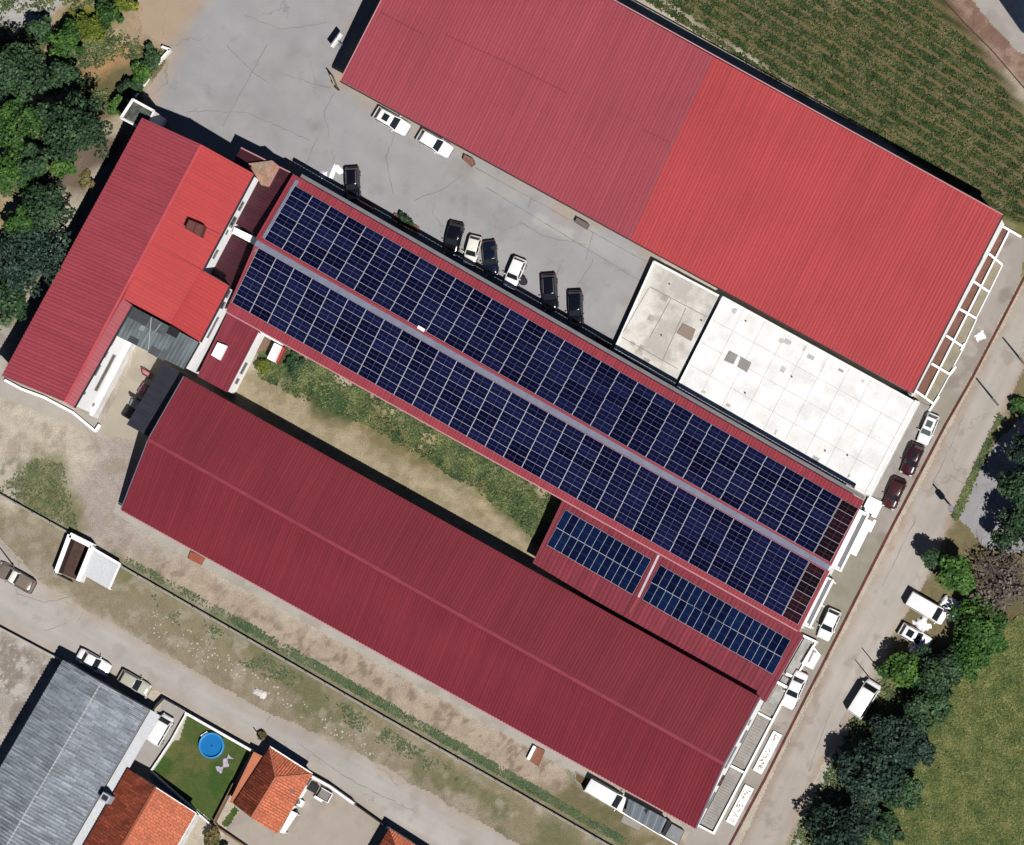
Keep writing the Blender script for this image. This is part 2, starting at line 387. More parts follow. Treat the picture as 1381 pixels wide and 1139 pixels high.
    if sunroof:
        m2 = MB(); xm = (xt0*.45+xt1*.55); m2.prism([(xm-.42,-wt*.62,zt+.062),(xm+.36,-wt*.62,zt+.062),(xm+.36,wt*.62,zt+.062),(xm-.42,wt*.62,zt+.062)], [(xm-.42,-wt*.62,zt),(xm+.36,-wt*.62,zt),(xm+.36,wt*.62,zt),(xm-.42,wt*.62,zt)])
        m2.build('sunroof', G, t, True)
    if rack:
        m2 = MB()
        for s in (-1, 1): m2.tube((xt0*.9, s*wt*.86, zt+.07), (xt1*.9, s*wt*.86, zt+.07), .025)
        m2.build('roof_rack', chrome, t, True)
    # wheels
    for sx in (-.62, .62):
        for s in (-1, 1):
            r = 0.33 if kind in ('van','suv','pickup','bus') else 0.30
            wh = MB().tube((sx*a, s*(w-.20), r), (sx*a, s*(w-.05), r), r*.96, n=18).build('wheel', blk, t, True)
            MB().tube((sx*a, s*(w-.22), r), (sx*a, s*(w+.005), r), r, r*.97, n=18).build('tyre', blk, wh, True)
            MB().tube((sx*a, s*(w-.06), r), (sx*a, s*(w+.015), r), r*.62, r*.5, n=12).build('rim', chrome, wh, True)
    hl = mat('headlight_glass', (0.55, 0.57, 0.6), rough=0.1, var=0, fine=0, spec=0.6); tl = mat('taillight_red', (0.25, 0.01, 0.01), rough=0.2, var=0, fine=0)
    for s in (-1, 1):
        MB().box((a*.935, s*w*.66, hood*.72), (.22, .30, .13), s*-.35).build('headlight', hl, t, True)
        MB().box((-a*.985, s*w*.76, belt*.80), (.09, .20, .24), 0).build('taillight', tl, t, True)
        m2 = MB().box((xb1-.28*(1 if kind != 'van' else .6), s*(w+.09), belt+.07), (.11, .18, .13)); m2.build('mirror', paint, t, True)
    MB().box((-a*1.0, 0, .42), (.10, Wd*.80, .16)).build('rear_bumper', blk, t, True)
    MB().box((a*.985, 0, .40), (.10, Wd*.60, .16)).build('front_bumper', blk, t, True)
    if kind == 'pickup':
        x0, x1 = -a*.95, xb0-.06; zf = belt+.01
        bed = MB(); bed.prism([(x0,-w*.80,zf+.02),(x1,-w*.80,zf+.02),(x1,w*.80,zf+.02),(x0,w*.80,zf+.02)], [(x0,-w*.8,zf-.05),(x1,-w*.8,zf-.05),(x1,w*.8,zf-.05),(x0,w*.8,zf-.05)])
        bed.build('cargo_bed', mat('bed_liner', S(124,116,110), rough=.8, var=.2, scale=3), t, True)
        rl = MB()
        for s in (-1, 1): rl.box(((x0+x1)/2, s*w*.86, zf+.12), (x1-x0, .09, .28))
        rl.box((x0, 0, zf+.12), (.08, Wd*.8, .28)); rl.build('bed_rail', paint, t, True)
    return t
# ------------------------------------------------------------------ vegetation
def leaves(n, centers, radii, size, r=RNG, shell=0.55, up=0.5, squash=0.8):
    """n leaf-sized quads spread through overlapping clumps; returns verts, quads"""
    k = len(centers); wts = radii**2/np.sum(radii**2); idx = r.choice(k, n, p=wts)
    d = r.normal(size=(n,3)); d /= np.linalg.norm(d, axis=1, keepdims=True)
    rad = radii[idx]*(shell+(1-shell)*r.random(n)**0.6)*(0.92+0.2*r.random(n))
    d2 = d.copy(); d2[:,2] *= squash
    c = centers[idx]+d2*rad[:,None]
    nn = d*0.7+r.normal(size=(n,3))*0.55; nn[:,2] += up; nn /= np.linalg.norm(nn, axis=1, keepdims=True)
    a = np.cross(nn, r.normal(size=(n,3))); a /= np.linalg.norm(a, axis=1, keepdims=True); b = np.cross(nn, a)
    s = size*(0.6+0.8*r.random(n))[:,None]
    V = np.stack([c-a*s*.5, c+b*s*.32, c+a*s*.5, c-b*s*.32], 1).reshape(-1,3)
    return V, np.arange(n*4).reshape(n,4)
def tree(px, py, rpx, h, m, label, name='tree', cat='tree', group=None, dens=1.0, size=0.42, bark=None, bare=False, flat=0.75, seed=0, lobes=None):
    """px,py: crown centre in the photo; rpx: crown radius there; h: total height"""
    r = np.random.default_rng(seed+int(px*7+py*13)); R = rpx/SC
    cz = h*0.62; zb = 0.0
    for _ in range(5): c = W(px, py, zb+cz); zb = float(hgt(c.x, c.y))
    loc = Vector((c.x, c.y, zb))
    t = thing(name, loc, label, cat, group)
    bk = bark or mat('bark', S(95,80,65), var=.25, scale=6)
    tr = MB(); hb = h*0.42; tr.tube(loc-Vector((0,0,.2)), loc+Vector((0.1,0.05,hb)), 0.035*h, 0.024*h, 9)
    nb = 7; 
    for i in range(nb):
        an = 2*math.pi*i/nb+r.uniform(-.3,.3); rr = R*r.uniform(.45,.75); e = loc+Vector((math.cos(an)*rr, math.sin(an)*rr, cz+r.uniform(-.1,.25)*h*.4))
        s = loc+Vector((0.08,0.04,hb*r.uniform(.7,1))); mid = (s+e)/2+Vector((0,0,.12*h)); tr.tube(s, mid, .016*h, .010*h, 6); tr.tube(mid, e, .010*h, .003*h, 5)
        if bare:
            for j in range(14):
                s2 = mid.lerp(e, r.uniform(0,1)) if j % 2 else s.lerp(mid, r.uniform(.3,1)); e2 = s2+Vector((r.normal()*.4*R, r.normal()*.4*R, r.uniform(0,.3)*h*.5)); tr.tube(s2, e2, .035, .012, 4)
                for q in range(5): s3 = s2.lerp(e2, r.uniform(.2,1)); tr.tube(s3, s3+Vector((r.normal()*.16*R, r.normal()*.16*R, r.uniform(-.05,.2)*h*.4)), .018, .006, 3)
    tr.build('trunk', bk, t)
    nl = lobes or max(6, int(R*R*1.1)+5)
    an = r.random(nl)*2*math.pi; q = np.sqrt(r.random(nl)); rr = q*R*0.78
    lr = R*r.uniform(.20,.36,nl)*(1.15-.35*q)
    cen = np.stack([np.cos(an)*rr, np.sin(an)*rr, cz+(h-cz)*flat*(1-q**2)*r.uniform(.5,1.0,nl)-.10*h*q+r.uniform(-.10,.05,nl)*h], 1)
    cen = np.vstack([cen, [[0,0,cz]]]); lr = np.append(lr, R*.52)
    n = int((220*R*R+300)*dens)
    V, Q = leaves(n, cen, lr, size, r)
    cr = npmesh('crown', V, Q, m, t)
    return t
def scatter(poly, n, fn=None, r=RNG):
    P = np.array(poly); lo, hi = P.min(0), P.max(0); out = []
    while sum(len(o) for o in out) < n:
        q = lo+(hi-lo)*r.random((n*2,2)); ok = sdpoly(q[:,0], q[:,1], [tuple(p) for p in poly]) > 0; q = q[ok]
        if fn is not None: w = Wn(q); q = q[r.random(len(q)) < fn(w[:,0], w[:,1], q)]
        out.append(q)
        if len(q) == 0: break
    q = np.vstack(out)[:n]; w = Wn(q)
    for _ in range(4): w = Wn(q, hgt(w[:,0], w[:,1]))
    return w
def tufts(name, P, h, spread, m, label, cat, blades=4, wd=0.10, r=RNG, cc=None):
    n = len(P); P = np.repeat(P, blades, 0); k = len(P); hh = np.repeat(np.broadcast_to(h, n), blades)*(0.6+.7*r.random(k))
    an = r.random(k)*2*math.pi; ln = spread*(0.4+.9*r.random(k)); d = np.stack([np.cos(an), np.sin(an), np.zeros(k)], 1); s = np.stack([-np.sin(an), np.cos(an), np.zeros(k)], 1)*wd*(0.6+.8*r.random(k))[:,None]
    P = P+r.normal(size=(k,3))*[spread*.35, spread*.35, 0]; z = np.zeros((k,3)); z[:,2] = hh
    b = P; mid = P+d*ln[:,None]*.5+z*.8; tip = P+d*ln[:,None]+z*(0.55+.5*r.random(k))[:,None]
    V = np.stack([b-s*.5, b+s*.5, mid+s, tip+s*.2, tip-s*.2, mid-s], 1).reshape(-1,3)
    i = np.arange(k)*6; Q = np.concatenate([np.stack([i, i+1, i+2, i+5], 1), np.stack([i+5, i+2, i+3, i+4], 1)])
    o = npmesh(name, V, Q, m); return tag(o, label, cat, None, 'stuff')
# ------------------------------------------------------------------ GROUND
gm = mat('soil', (1,1,1), attr='col', rough=.95, var=.10, scale=1.3, fine=.22, fscale=7, bump=.5, spec=.1)
am = mat('asphalt', (1,1,1), attr='col', rough=.9, var=.06, scale=.35, fine=.09, fscale=14, bump=.15, spec=.2, cracks=.22)
cm = mat('concrete_slab', (1,1,1), attr='col', rough=.9, var=.06, scale=.5, fine=.08, fscale=12, bump=.15, spec=.2)
BEIGE = S(198,188,171); PINK = S(176,165,156); DRY = S(182,165,147); GREEN = S(78,96,58); OLIVE = S(138,132,98); SAND = S(176,162,135); EARTH = S(170,152,124)
def pnoise(X, Y, C, k=.12, s=.5): return C*(1+k*2*(fbm(X, Y, s, 5, 1)-.5))[:,None]
def ground_col(X, Y, sd):
    C = np.zeros((len(X),3))+np.array(BEIGE)
    def lay(poly, col, w=1.0, amp=1.0, s=.35, op=1.0, k=0):
        nonlocal C
        d = sdpoly(X, Y, PX(poly)); m = soft(d, w, X, Y, amp*1.6, s, k)*op; C = C*(1-m[:,None])+np.array(col)*m[:,None]
    def spots(poly, col, s, th, op=.8, k=1):
        nonlocal C
        d = sdpoly(X, Y, PX(poly)); m = np.clip((fbm(X, Y, s, 5, k)-th)/.07, 0, 1)*soft(d, 1.2, X, Y, 1.5)*op; C = C*(1-m[:,None])+np.array(col)*m[:,None]
    lay([(115,545),(250,500),(240,620),(180,700),(300,800),(160,770),(95,700),(110,620)], PINK, 1.5, 1.2)
    spots([(-60,520),(250,520),(250,790),(-60,680)], S(160,148,128), .5, .53, .5); spots([(-60,520),(160,520),(130,640),(-60,640)], S(205,196,182), .7, .58, .6, 2)
    lay([(-60,655),(20,660),(48,618),(85,625),(100,680),(106,716),(60,692),(-60,640)], OLIVE, 1.2, 1.4); spots([(-60,650),(50,615),(106,720),(60,700),(-60,640)], S(98,104,66), .8, .5, .8)
    # strip beside the long building, inside the fence
    lay([(150,745),(280,770),(700,1010),(960,1150),(840,1160),(600,1020),(340,868)], DRY, 1.0, 1.0); spots([(150,720),(700,990),(960,1150),(840,1160),(340,868)], S(186,170,152), .9, .52, .7); spots([(150,720),(700,990),(960,1150),(840,1160),(340,868)], S(126,108,92), 1.1, .57, .6, 3)
    lay([(150,742),(345,856),(700,1056),(860,1152),(860,1162),(700,1068),(345,868),(150,756)], S(104,116,84), .5, .7, .6, .85); lay([(690,1050),(830,1090),(960,1150),(840,1160),(700,1068)], S(128,120,88), 1.0, 1.5); lay([(770,1040),(800,1060),(850,1100),(830,1120),(760,1075)], S(104,102,70), .8, 1.0, .6, .8)
    # road verge outside the fence
    lay([(-60,655),(94,728),(160,765),(345,870),(700,1075),(850,1160),(640,1160),(470,1010),(330,955),(200,880),(90,800),(-60,735)], S(150,139,118), .8, .8)
    lay([(160,765),(345,868),(700,1072),(850,1160),(760,1160),(540,1010),(350,912),(230,845),(165,800)], S(146,137,110), 1.0, 1.6); spots([(160,765),(345,868),(700,1072),(850,1160),(700,1160),(350,930),(160,800)], S(104,110,74), .35, .54, .6, 2)
    spots([(-60,660),(94,728),(345,870),(700,1075),(700,1160),(470,1010),(200,880),(-60,735)], S(184,175,160), .6, .58, .45, 3)
    # garden side, lower left lot
    lay([(-60,820),(84,892),(-20,1040),(-60,1040)], S(176,168,160), .5, .3); spots([(-60,820),(84,892),(-20,1040),(-60,1040)], S(140,128,118), .6, .52, .7); spots([(-60,820),(84,892),(-20,1040),(-60,1040)], S(206,200,194), .9, .58, .7, 2)
    # courtyard
    lay([(300,520),(376,470),(770,672),(720,765),(560,690),(380,590),(290,530)], SAND, .6, .3)
    spots([(300,520),(376,470),(770,672),(720,765),(290,530)], S(150,138,108), .8, .5, .6)
    lay([(345,470),(390,470),(760,672),(730,735),(690,700),(610,640),(520,610),(430,560),(395,530),(340,500)], S(136,124,90), .8, 1.6); lay([(352,476),(400,480),(470,520),(500,560),(470,575),(410,535),(355,508)], S(70,92,58), .8, 1.2)
    lay([(505,555),(570,560),(600,600),(760,675),(735,725),(690,690),(600,640),(520,595)], S(112,112,72), .8, 1.6, .5, .85); spots([(345,470),(390,470),(760,672),(730,735),(600,640),(395,530)], S(182,164,130), .45, .55, .8, 0); lay([(640,610),(760,675),(730,735),(680,690)], S(84,102,60), .8, 1.4)
    # upper left waste ground
    lay([(-60,-60),(300,-60),(240,30),(228,75),(185,140),(150,200),(60,330),(-60,500)], EARTH, 1.0, 1.0); lay([(150,-60),(300,-60),(275,75),(225,70),(190,30)], S(184,160,134), 1.0, 1.0)
    lay([(-60,-60),(100,-60),(92,2),(30,45),(-60,60)], S(182,180,176), .3, .4)
    lay([(90,10),(165,-10),(160,35),(75,65)], S(112,116,40), .8, 1.2); lay([(105,95),(190,70),(228,72),(190,140),(140,160),(95,120)], S(96,94,56), .8, 1.5, .6, .8); lay([(120,85),(175,50),(190,60),(118,122)], S(178,142,104), .8, 1.0); lay([(-60,250),(20,250),(0,340),(-60,350)], S(150,130,70), .8, 1.2)
    lay([(60,210),(170,190),(120,260),(60,280)], S(120,105,92), .7, .9); lay([(-60,360),(60,380),(20,450),(-60,480)], S(112,112,82), 1.0, 1.2)
    # field behind the large building
    lay([(800,-60),(1260,-60),(1330,60),(1440,210),(1440,330),(1352,300)], S(116,105,75), .8, .8); lay([(1235,-60),(1440,-60),(1440,190),(1360,100),(1290,20)], S(140,112,98), .8, .8); spots([(1235,-60),(1440,-60),(1440,190),(1360,100),(1290,20)], S(168,142,128), .9, .55, .6)
    a, b = W(900,0), W(1352,290); dx, dy = (b-a).normalized().x, (b-a).normalized().y; off = -(X-a.x)*dy+(Y-a.y)*dx
    rw = .5+.5*np.sin(off*2*math.pi/1.3+1.1*(fbm(X,Y,.12,3,1)-.5)); m = soft(sdpoly(X,Y,PX([(840,-60),(1240,-60),(1320,60),(1440,230),(1440,330),(1352,300)])),.8,X,Y,.8)*np.clip(rw*2-.5,0,1)*np.clip(.5+.7*fbm(X,Y,.18,4,3),0,1); C = C*(1-m[:,None])+np.array(S(48,66,33))*m[:,None]
    # far side of the street and meadow
    lay([(1440,420),(1380,480),(1350,560),(1285,698),(1209,852),(1153,968),(1060,1145),(1440,1160)], S(128,118,88), .8, .7)
    lay([(1270,920),(1300,880),(1381,840),(1440,830),(1440,1160),(1150,1160),(1240,1000)], S(112,120,64), 1.5, 1.5); spots([(1270,920),(1381,840),(1440,830),(1440,1160),(1150,1160)], S(124,112,74), .25, .55, .7); spots([(1270,920),(1381,840),(1440,830),(1440,1160),(1150,1160)], S(80,94,52), .22, .50, .8, 3)
    lay([(1340,780),(1440,760),(1440,850),(1350,850)], S(104,98,66), 1, 1)
    # verge between street and the building forecourt
    lay([(1440,260),(1385,300),(1352,300),(1340,360),(1380,376)], S(122,118,72), .8, .8)
    # small gardens lower left
    lay([(440,1090),(520,1115),(520,1160),(440,1160)], S(176,168,156), .2, .1)
    m = soft(-sdpoly(X, Y, PX([(-40,-40),(1420,-40),(1420,1180),(-40,1180)])), 4, X, Y, 3, .15); C = C*(1-m[:,None])+np.array(S(150,140,108))*m[:,None]
    return np.clip(pnoise(X, Y, C, .14, .9), .004, .9)
far = MB(); e = 900
far.add([(-e,-e,-.03),(e,-e,-.03),(e,e,-.03),(-e,e,-.03)], [(0,1,2,3)])
tag(far.build('terrain', mat('far_earth', S(150,140,108), var=.2, scale=.05)), kind='structure')
sheet('ground', [(-140,-140),(1520,-140),(1520,1280),(-140,1280)], 0.0, ground_col, res=.30, rag=0, m=gm)
def flatcol(base, spots=(), k=.05):
    def fn(X, Y, sd):
        C = np.zeros((len(X),3))+np.array(base)
        for col, s, th, op, kk in spots:
            m = np.clip((fbm(X, Y, s, 5, kk)-th)/.08, 0, 1)*op; C = C*(1-m[:,None])+np.array(col)*m[:,None]
        return np.clip(pnoise(X, Y, C, k, .3), .004, .9)
    return fn
def tracks(X, Y, a, b, C, amt, s=1.1):
    p, q = W(*a), W(*b); d = (q-p).normalized(); u = X*d.x+Y*d.y; v = -X*d.y+Y*d.x
    return C*(1+amt*2*(fbm(u*.05, v, s, 4, 2)-.5))[:,None]
def yard_col(X, Y, sd):
    C = flatcol(S(169,168,170), ((S(160,158,160),.10,.5,.5,1),(S(178,177,175),.2,.55,.35,2),(S(150,147,146),.7,.66,.4,3)), .03)(X, Y, sd)
    m = soft(-sdpoly(X, Y, PX([(300,-80),(520,-80),(455,110),(900,350),(830,480),(400,240),(200,150),(238,60),(262,20)])), 1.5, X, Y, 2.2, .3); C = C*(1-m[:,None])+np.array(S(182,162,140))*m[:,None]
    rs = np.random.default_rng(5)
    for k in range(46):
        p = W(*[(rs.uniform(430,850), rs.uniform(150,460)), (rs.uniform(240,520), rs.uniform(10,220))][k%2]); m = np.exp(-((X-p.x)**2+(Y-p.y)**2)/rs.uniform(.25,1.1)**2)*rs.uniform(.04,.14); C = C*(1-m[:,None])
    C = tracks(X, Y, (300,60), (830,420), C, .07, .6)
    for poly, col, op in (([(725,288),(775,312),(770,322),(715,298)], S(190,188,184), .8), ([(790,300),(868,346),(860,372),(782,326)], S(182,180,178), .7), ([(612,210),(650,225),(640,250),(600,232)], S(160,154,146), .5), ([(836,410),(846,412),(832,440),(822,436)], S(186,184,180), .7), ([(640,218),(700,250),(690,272),(632,242)], S(176,174,170), .6)):
        m = soft(sdpoly(X, Y, PX(poly)), .25, X, Y, .5, 1.2)*op; C = C*(1-m[:,None])+np.array(col)*m[:,None]
    return C
sheet('yard', [(190,128),(232,70),(190,44),(190,-120),(640,-120),(900,360),(850,500),(560,360),(400,280),(300,240),(200,168)], .006, yard_col, res=.22, rag=.05, m=am)
def road_col(X, Y, sd):
    C = flatcol(S(190,185,179), ((S(178,170,162),.10,.5,.6,1),(S(190,186,181),.2,.55,.5,2),(S(164,152,142),.5,.64,.4,3)), .04)(X, Y, sd)
    m = np.clip(1-sd/1.6+(fbm(X,Y,.7,4,2)-.5)*1.2, 0, 1)*.7; return tracks(X, Y, (0,760), (640,1110), C*(1-m[:,None])+np.array(S(180,164,146))*m[:,None], .14)
sheet('lower_road', [(-120,640),(0,725),(75,800),(150,838),(250,895),(350,953),(480,1012),(620,1090),(740,1160),(800,1230),(650,1230),(565,1142),(525,1118),(428,1050),(343,1006),(222,938),(86,890),(0,846),(-120,790)], .008, road_col, res=.22, rag=.35, m=am)
def street_col(X, Y, sd):
    C = flatcol(S(188,180,171), ((S(178,168,158),.10,.5,.6,1),(S(184,178,172),.25,.56,.5,2),(S(150,138,128),.6,.65,.45,3)), .04)(X, Y, sd)
    m = np.clip(1-sd/1.1+(fbm(X,Y,.6,4,2)-.5)*1.4, 0, 1)*.7; return tracks(X, Y, (1300,560), (1010,1130), C*(1-m[:,None])+np.array(S(170,148,128))*m[:,None], .18)
sheet('side_street', [(1440,290),(1382,382),(1312,514),(1278,578),(1136,856),(1036,1053),(960,1220),(1030,1220),(1059,1140),(1107,1038),(1153,966),(1184,902),(1209,850),(1247,791),(1285,698),(1347,578),(1381,495),(1440,400)], .008, street_col, res=.2, rag=.25, m=am)
sheet('pavement', [(1384,322),(1378,378),(1310,510),(1275,572),(1131,855),(1030,1055),(950,1230),(880,1230),(930,1118),(1030,945),(1165,672),(1236,535),(1352,300)], .010, flatcol(S(168,160,152), ((S(182,174,166),.3,.54,.6,1),(S(140,128,118),.5,.6,.6,2),(S(148,146,124),.15,.56,.5,3))), res=.2, rag=.12, m=am)
sheet('driveway', [(1381,560),(1440,560),(1440,760),(1330,740),(1290,700),(1310,650),(1345,590)], .010, flatcol(S(166,164,166), ((S(150,148,148),.3,.54,.6,1),)), res=.22, rag=.3, m=am)
sheet('side_path', [(1181,905),(1196,906),(1165,975),(1075,1150),(1058,1150),(1108,1038),(1153,966)], .012, flatcol(S(176,172,158), ((S(150,142,122),.5,.56,.6,1),)), res=.2, rag=.25, m=cm)
sheet('side_path', [(1150,962),(1182,960),(1130,1060),(1090,1150),(1066,1150),(1108,1042)], .016, flatcol(S(182,180,172), ((S(160,154,140),.5,.56,.6,1),)), res=.2, rag=.35, m=cm)
sheet('footpath', [(163,660),(175,690),(560,905),(940,1120),(936,1134),(560,924),(220,735),(150,690)], .008, flatcol(S(186,180,170), ((S(168,158,146),.4,.54,.6,1),)), res=.2, rag=.22, m=cm)
sheet('footpath', [(186,165),(210,165),(160,260),(60,430),(5,520),(-60,520),(-60,440),(20,440),(95,300),(150,215)], .008, flatcol(S(176,170,160), ((S(150,142,130),.4,.54,.7,1),)), res=.2, rag=.3, m=cm)
sheet('footpath', [(-5,515),(10,505),(100,550),(190,590),(130,590),(125,582),(60,560),(-40,520)], .010, flatcol(S(186,178,168)), res=.2, rag=.2, m=cm)
sheet('courtyard_paving', [(185,470),(270,500),(200,600),(130,585)], .016, flatcol(S(186,176,160), ((S(166,154,140),.4,.54,.5,1),)), res=.2, rag=.2, m=cm)
def lawn_col(X, Y, sd):
    return flatcol(S(84,100,54), ((S(112,110,68),.22,.52,.6,1),(S(62,92,40),.3,.52,.7,2)), .10)(X, Y, sd)
LAWN = [(252,960),(342,1011),(318,1055),(288,1112),(202,1040),(230,1000)]
sheet('lawn', LAWN, .010, lawn_col, res=.2, rag=.02, m=gm)
sheet('lawn', [(316,1084),(324,1092),(309,1117),(297,1114),(297,1110)], .014, lawn_col, res=.2, rag=.05, m=gm)
sheet('house_yard', [(324,1090),(430,1050),(525,1115),(500,1230),(330,1230),(302,1118)], .010, flatcol(S(182,172,160), ((S(166,156,146),.3,.53,.6,1),)), res=.22, rag=.05, m=cm)
sheet('driveway', [(222,941),(254,961),(232,1000),(204,1040),(170,1030),(196,985)], .013, flatcol(S(176,172,166)), res=.22, rag=.05, m=cm)
sheet('pool_path', [(246,966),(254,961),(243,998),(228,1002)], .014, flatcol(S(192,184,172)), res=.15, rag=.1, m=cm)
# ------------------------------------------------------------------ shared materials
WHITE = mat('white_render', (.80,.80,.79), rough=.8, var=.05, scale=.6, fine=.04, fscale=6)
WHITE2 = mat('weathered_white', (.62,.61,.59), rough=.85, var=.14, scale=1.2, fine=.08, fscale=8)
FRAME = mat('grey_frame', S(150,150,152), rough=.5); PANE = mat('dark_pane', (.03,.035,.045), rough=.08, var=.1, fine=0, spec=.6)
BROWN = mat('brown_timber', S(110,74,56), rough=.7, var=.2, scale=3); GREYC = mat('grey_concrete', S(165,160,154), rough=.9, var=.12, scale=1.2); DARKM = mat('dark_metal', S(46,46,54), rough=.5)
GUT = mat('gutter_metal', S(150,152,158), rough=.4, metal=.3); BRICK = mat('red_brick', S(156,98,76), rough=.9, var=.2, scale=4, fine=.2, fscale=14)
RA = mat('roof_faded_rose', S(172,77,89), rough=.5, var=.07, scale=.12, fine=.07, fscale=4, streak=(2.7,.07,.10), spec=.3, lap=(6.2,.22))
RB = mat('roof_bright_red', S(193,75,79), rough=.5, var=.07, scale=.12, fine=.07, fscale=4, streak=(2.7,.07,.09), spec=.3, lap=(6.2,.16))
RC = mat('roof_wine_red', S(134,46,58), rough=.5, var=.07, scale=.15, fine=.07, fscale=4, streak=(2.9,.08,.13), spec=.3, lap=(4.4,.18))
RL = mat('roof_rose_red', S(180,80,92), rough=.5, var=.07, scale=.2, fine=.07, fscale=4, streak=(2.3,.08,.11), spec=.3, lap=(4.2,.15))  # duller rose red, mainly for the slope facing the trees
RR = mat('roof_scarlet', S(200,64,66), rough=.5, var=.06, scale=.2, fine=.07, fscale=4, streak=(2.3,.08,.09), spec=.3, lap=(4.0,.14))
RD = mat('roof_maroon_shaded', S(72,28,40), rough=.4, var=.12, scale=.6, streak=(1.1,.06,.25), spec=.4)  # maroon sheets of the connector roofs, with shade put into the colour
RS = mat('roof_solar_red', S(164,66,78), rough=.45, var=.06, scale=.4, streak=(1.3,.05,.16), spec=.35)
RM = mat('roof_maroon', S(140,52,66), rough=.42, var=.10, scale=.5, streak=(1.6,.08,.25), spec=.4)
RG = mat('roof_grey_tile', S(158,166,177), rough=.7, var=.12, scale=.5, fine=.12, fscale=4, streak=(4.0,.6,.3), spec=.3, brick=(1.5,.42,.30))
RGM = mat('roof_grey_sheet', S(112,122,126), rough=.6, var=.25, scale=.35, streak=(2.0,.25,.3), spec=.3)
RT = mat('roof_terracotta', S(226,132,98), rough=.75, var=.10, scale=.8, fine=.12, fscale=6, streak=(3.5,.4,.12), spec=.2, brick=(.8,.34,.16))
RTD = mat('roof_dark_terracotta', S(152,76,54), rough=.8, var=.20, scale=.8, fine=.15, fscale=6, streak=(3.5,.5,.25), spec=.2, brick=(.8,.34,.38))  # darker terracotta for the left-facing slopes
RIDGE = mat('ridge_flashing', S(136,140,158), rough=.4, var=.12, scale=1, streak=(3,.1,.2)); RIDGER = mat('ridge_red', S(192,84,98), rough=.5, var=.08)
TRIM = mat('pale_trim', S(206,150,154), rough=.5, var=.06)
def V3(pts): return [W(x, y, z) for x, y, z in pts]
def line(mbname, a, b, w, h, m, parent, dz=.05):
    A = W(*a); B = W(*b); A.z += dz; B.z += dz; return bar(MB(), A, B, w, h).build(mbname, m, parent)
# ------------------------------------------------------------------ LARGE WAREHOUSE (upper right)
bq = [(459,108,6.0),(1230,530,6.0),(1352,290,8.6),(583,-135,8.6)]
P = V3(bq); t = thing('warehouse', Vector((P[0].x,P[0].y,0)), 'largest building, big red ribbed metal roof in two shades of red beside the crop field', 'warehouse')
walls('wall', [tuple(p) for p in P], WHITE, t, .5, .3)
s0 = V3([(848,322,6.0),(960,75,8.6)])
o = corr('roof', [P[0], s0[0], s0[1], P[3]], RA, t, .42, .115, wob=.03); o['label'] = 'faded rose half of the ribbed roof'
o = corr('roof', [s0[0]+(P[1]-P[0]).normalized()*.02, P[1], P[2], s0[1]+(P[1]-P[0]).normalized()*.02], RB, t, .42, .115, wob=.03); o['label'] = 'brighter red half of the ribbed roof'
m_ = MB(); bar(m_, s0[0]+Vector((0,0,.09)), s0[1]+Vector((0,0,.09)), .22, .06); m_.build('joint_strip', mat('joint_grey', S(150,84,96), rough=.5), t)
m_ = MB(); bar(m_, P[0]+Vector((-.05,-.1,.02)), P[1]+Vector((-.05,-.1,.02)), .16, .16); m_.build('gutter', DARKM, t)
m_ = MB(); bar(m_, P[2]+Vector((.02,.06,.08)), P[3]+Vector((.02,.06,.08)), .14, .2); bar(m_, P[3]+Vector((0,0,.08)), P[0]+Vector((0,0,.08)), .12, .2); m_.build('edge_trim', TRIM, t)
m_ = MB(); bar(m_, P[1]+Vector((.06,.02,.06)), P[2]+Vector((.06,.02,.06)), .2, .16); m_.build('gutter', DARKM, t)
RPL = Plane(P[0], P[1], P[2])
for (xa,ya,xb,yb) in ((513,16,571,46),(600,46,690,87),(690,87,766,126),(866,173,904,193)):
    pa, pb = RPL.hit(xa,ya,.10), RPL.hit(xb,yb,.10); bar(MB(), pa, pb, .06, .03).build('lap_seam', mat('seam_dark', S(120,44,56)), t)
# tall front wall and openings
n_ = Vector((.917,-.4,0)); A = P[1]-n_*.80; B = P[2]-n_*.80
m_ = MB(); q = [A-n_*.02, A+n_*.3, B+n_*.3, B-n_*.02]; m_.prism([(v.x,v.y,5.7 if i in (0,1) else 8.3) for i, v in enumerate((q[0],q[1],q[2],q[3]))], [(v.x,v.y,-.2) for v in q]); m_.build('front_wall', WHITE, t)
A2, B2 = A+n_*.3, B+n_*.3; LL = (B2-A2).length
for i in (1,4): opening(t, (A2.x,A2.y), (B2.x,B2.y), 1.5+i*LL/6, 2.6+i*LL/6, 3.6, 4.4, 'window', FRAME, PANE)
Q = inset([tuple(p) for p in P], .5); a0, b0 = Q[0], Q[1]; LL = (Vector(b0)-Vector(a0)).length
for i, k in ((0,'door'),(1,'window'),(2,'window'),(3,'door'),(4,'window'),(5,'window'),(6,'door'),(7,'window')):
    opening(t, a0, b0, 3+i*5.2, 5.2+i*5.2, 0.0 if k == 'door' else 1.2, 2.6, k, FRAME, BROWN if k == 'door' else PANE)
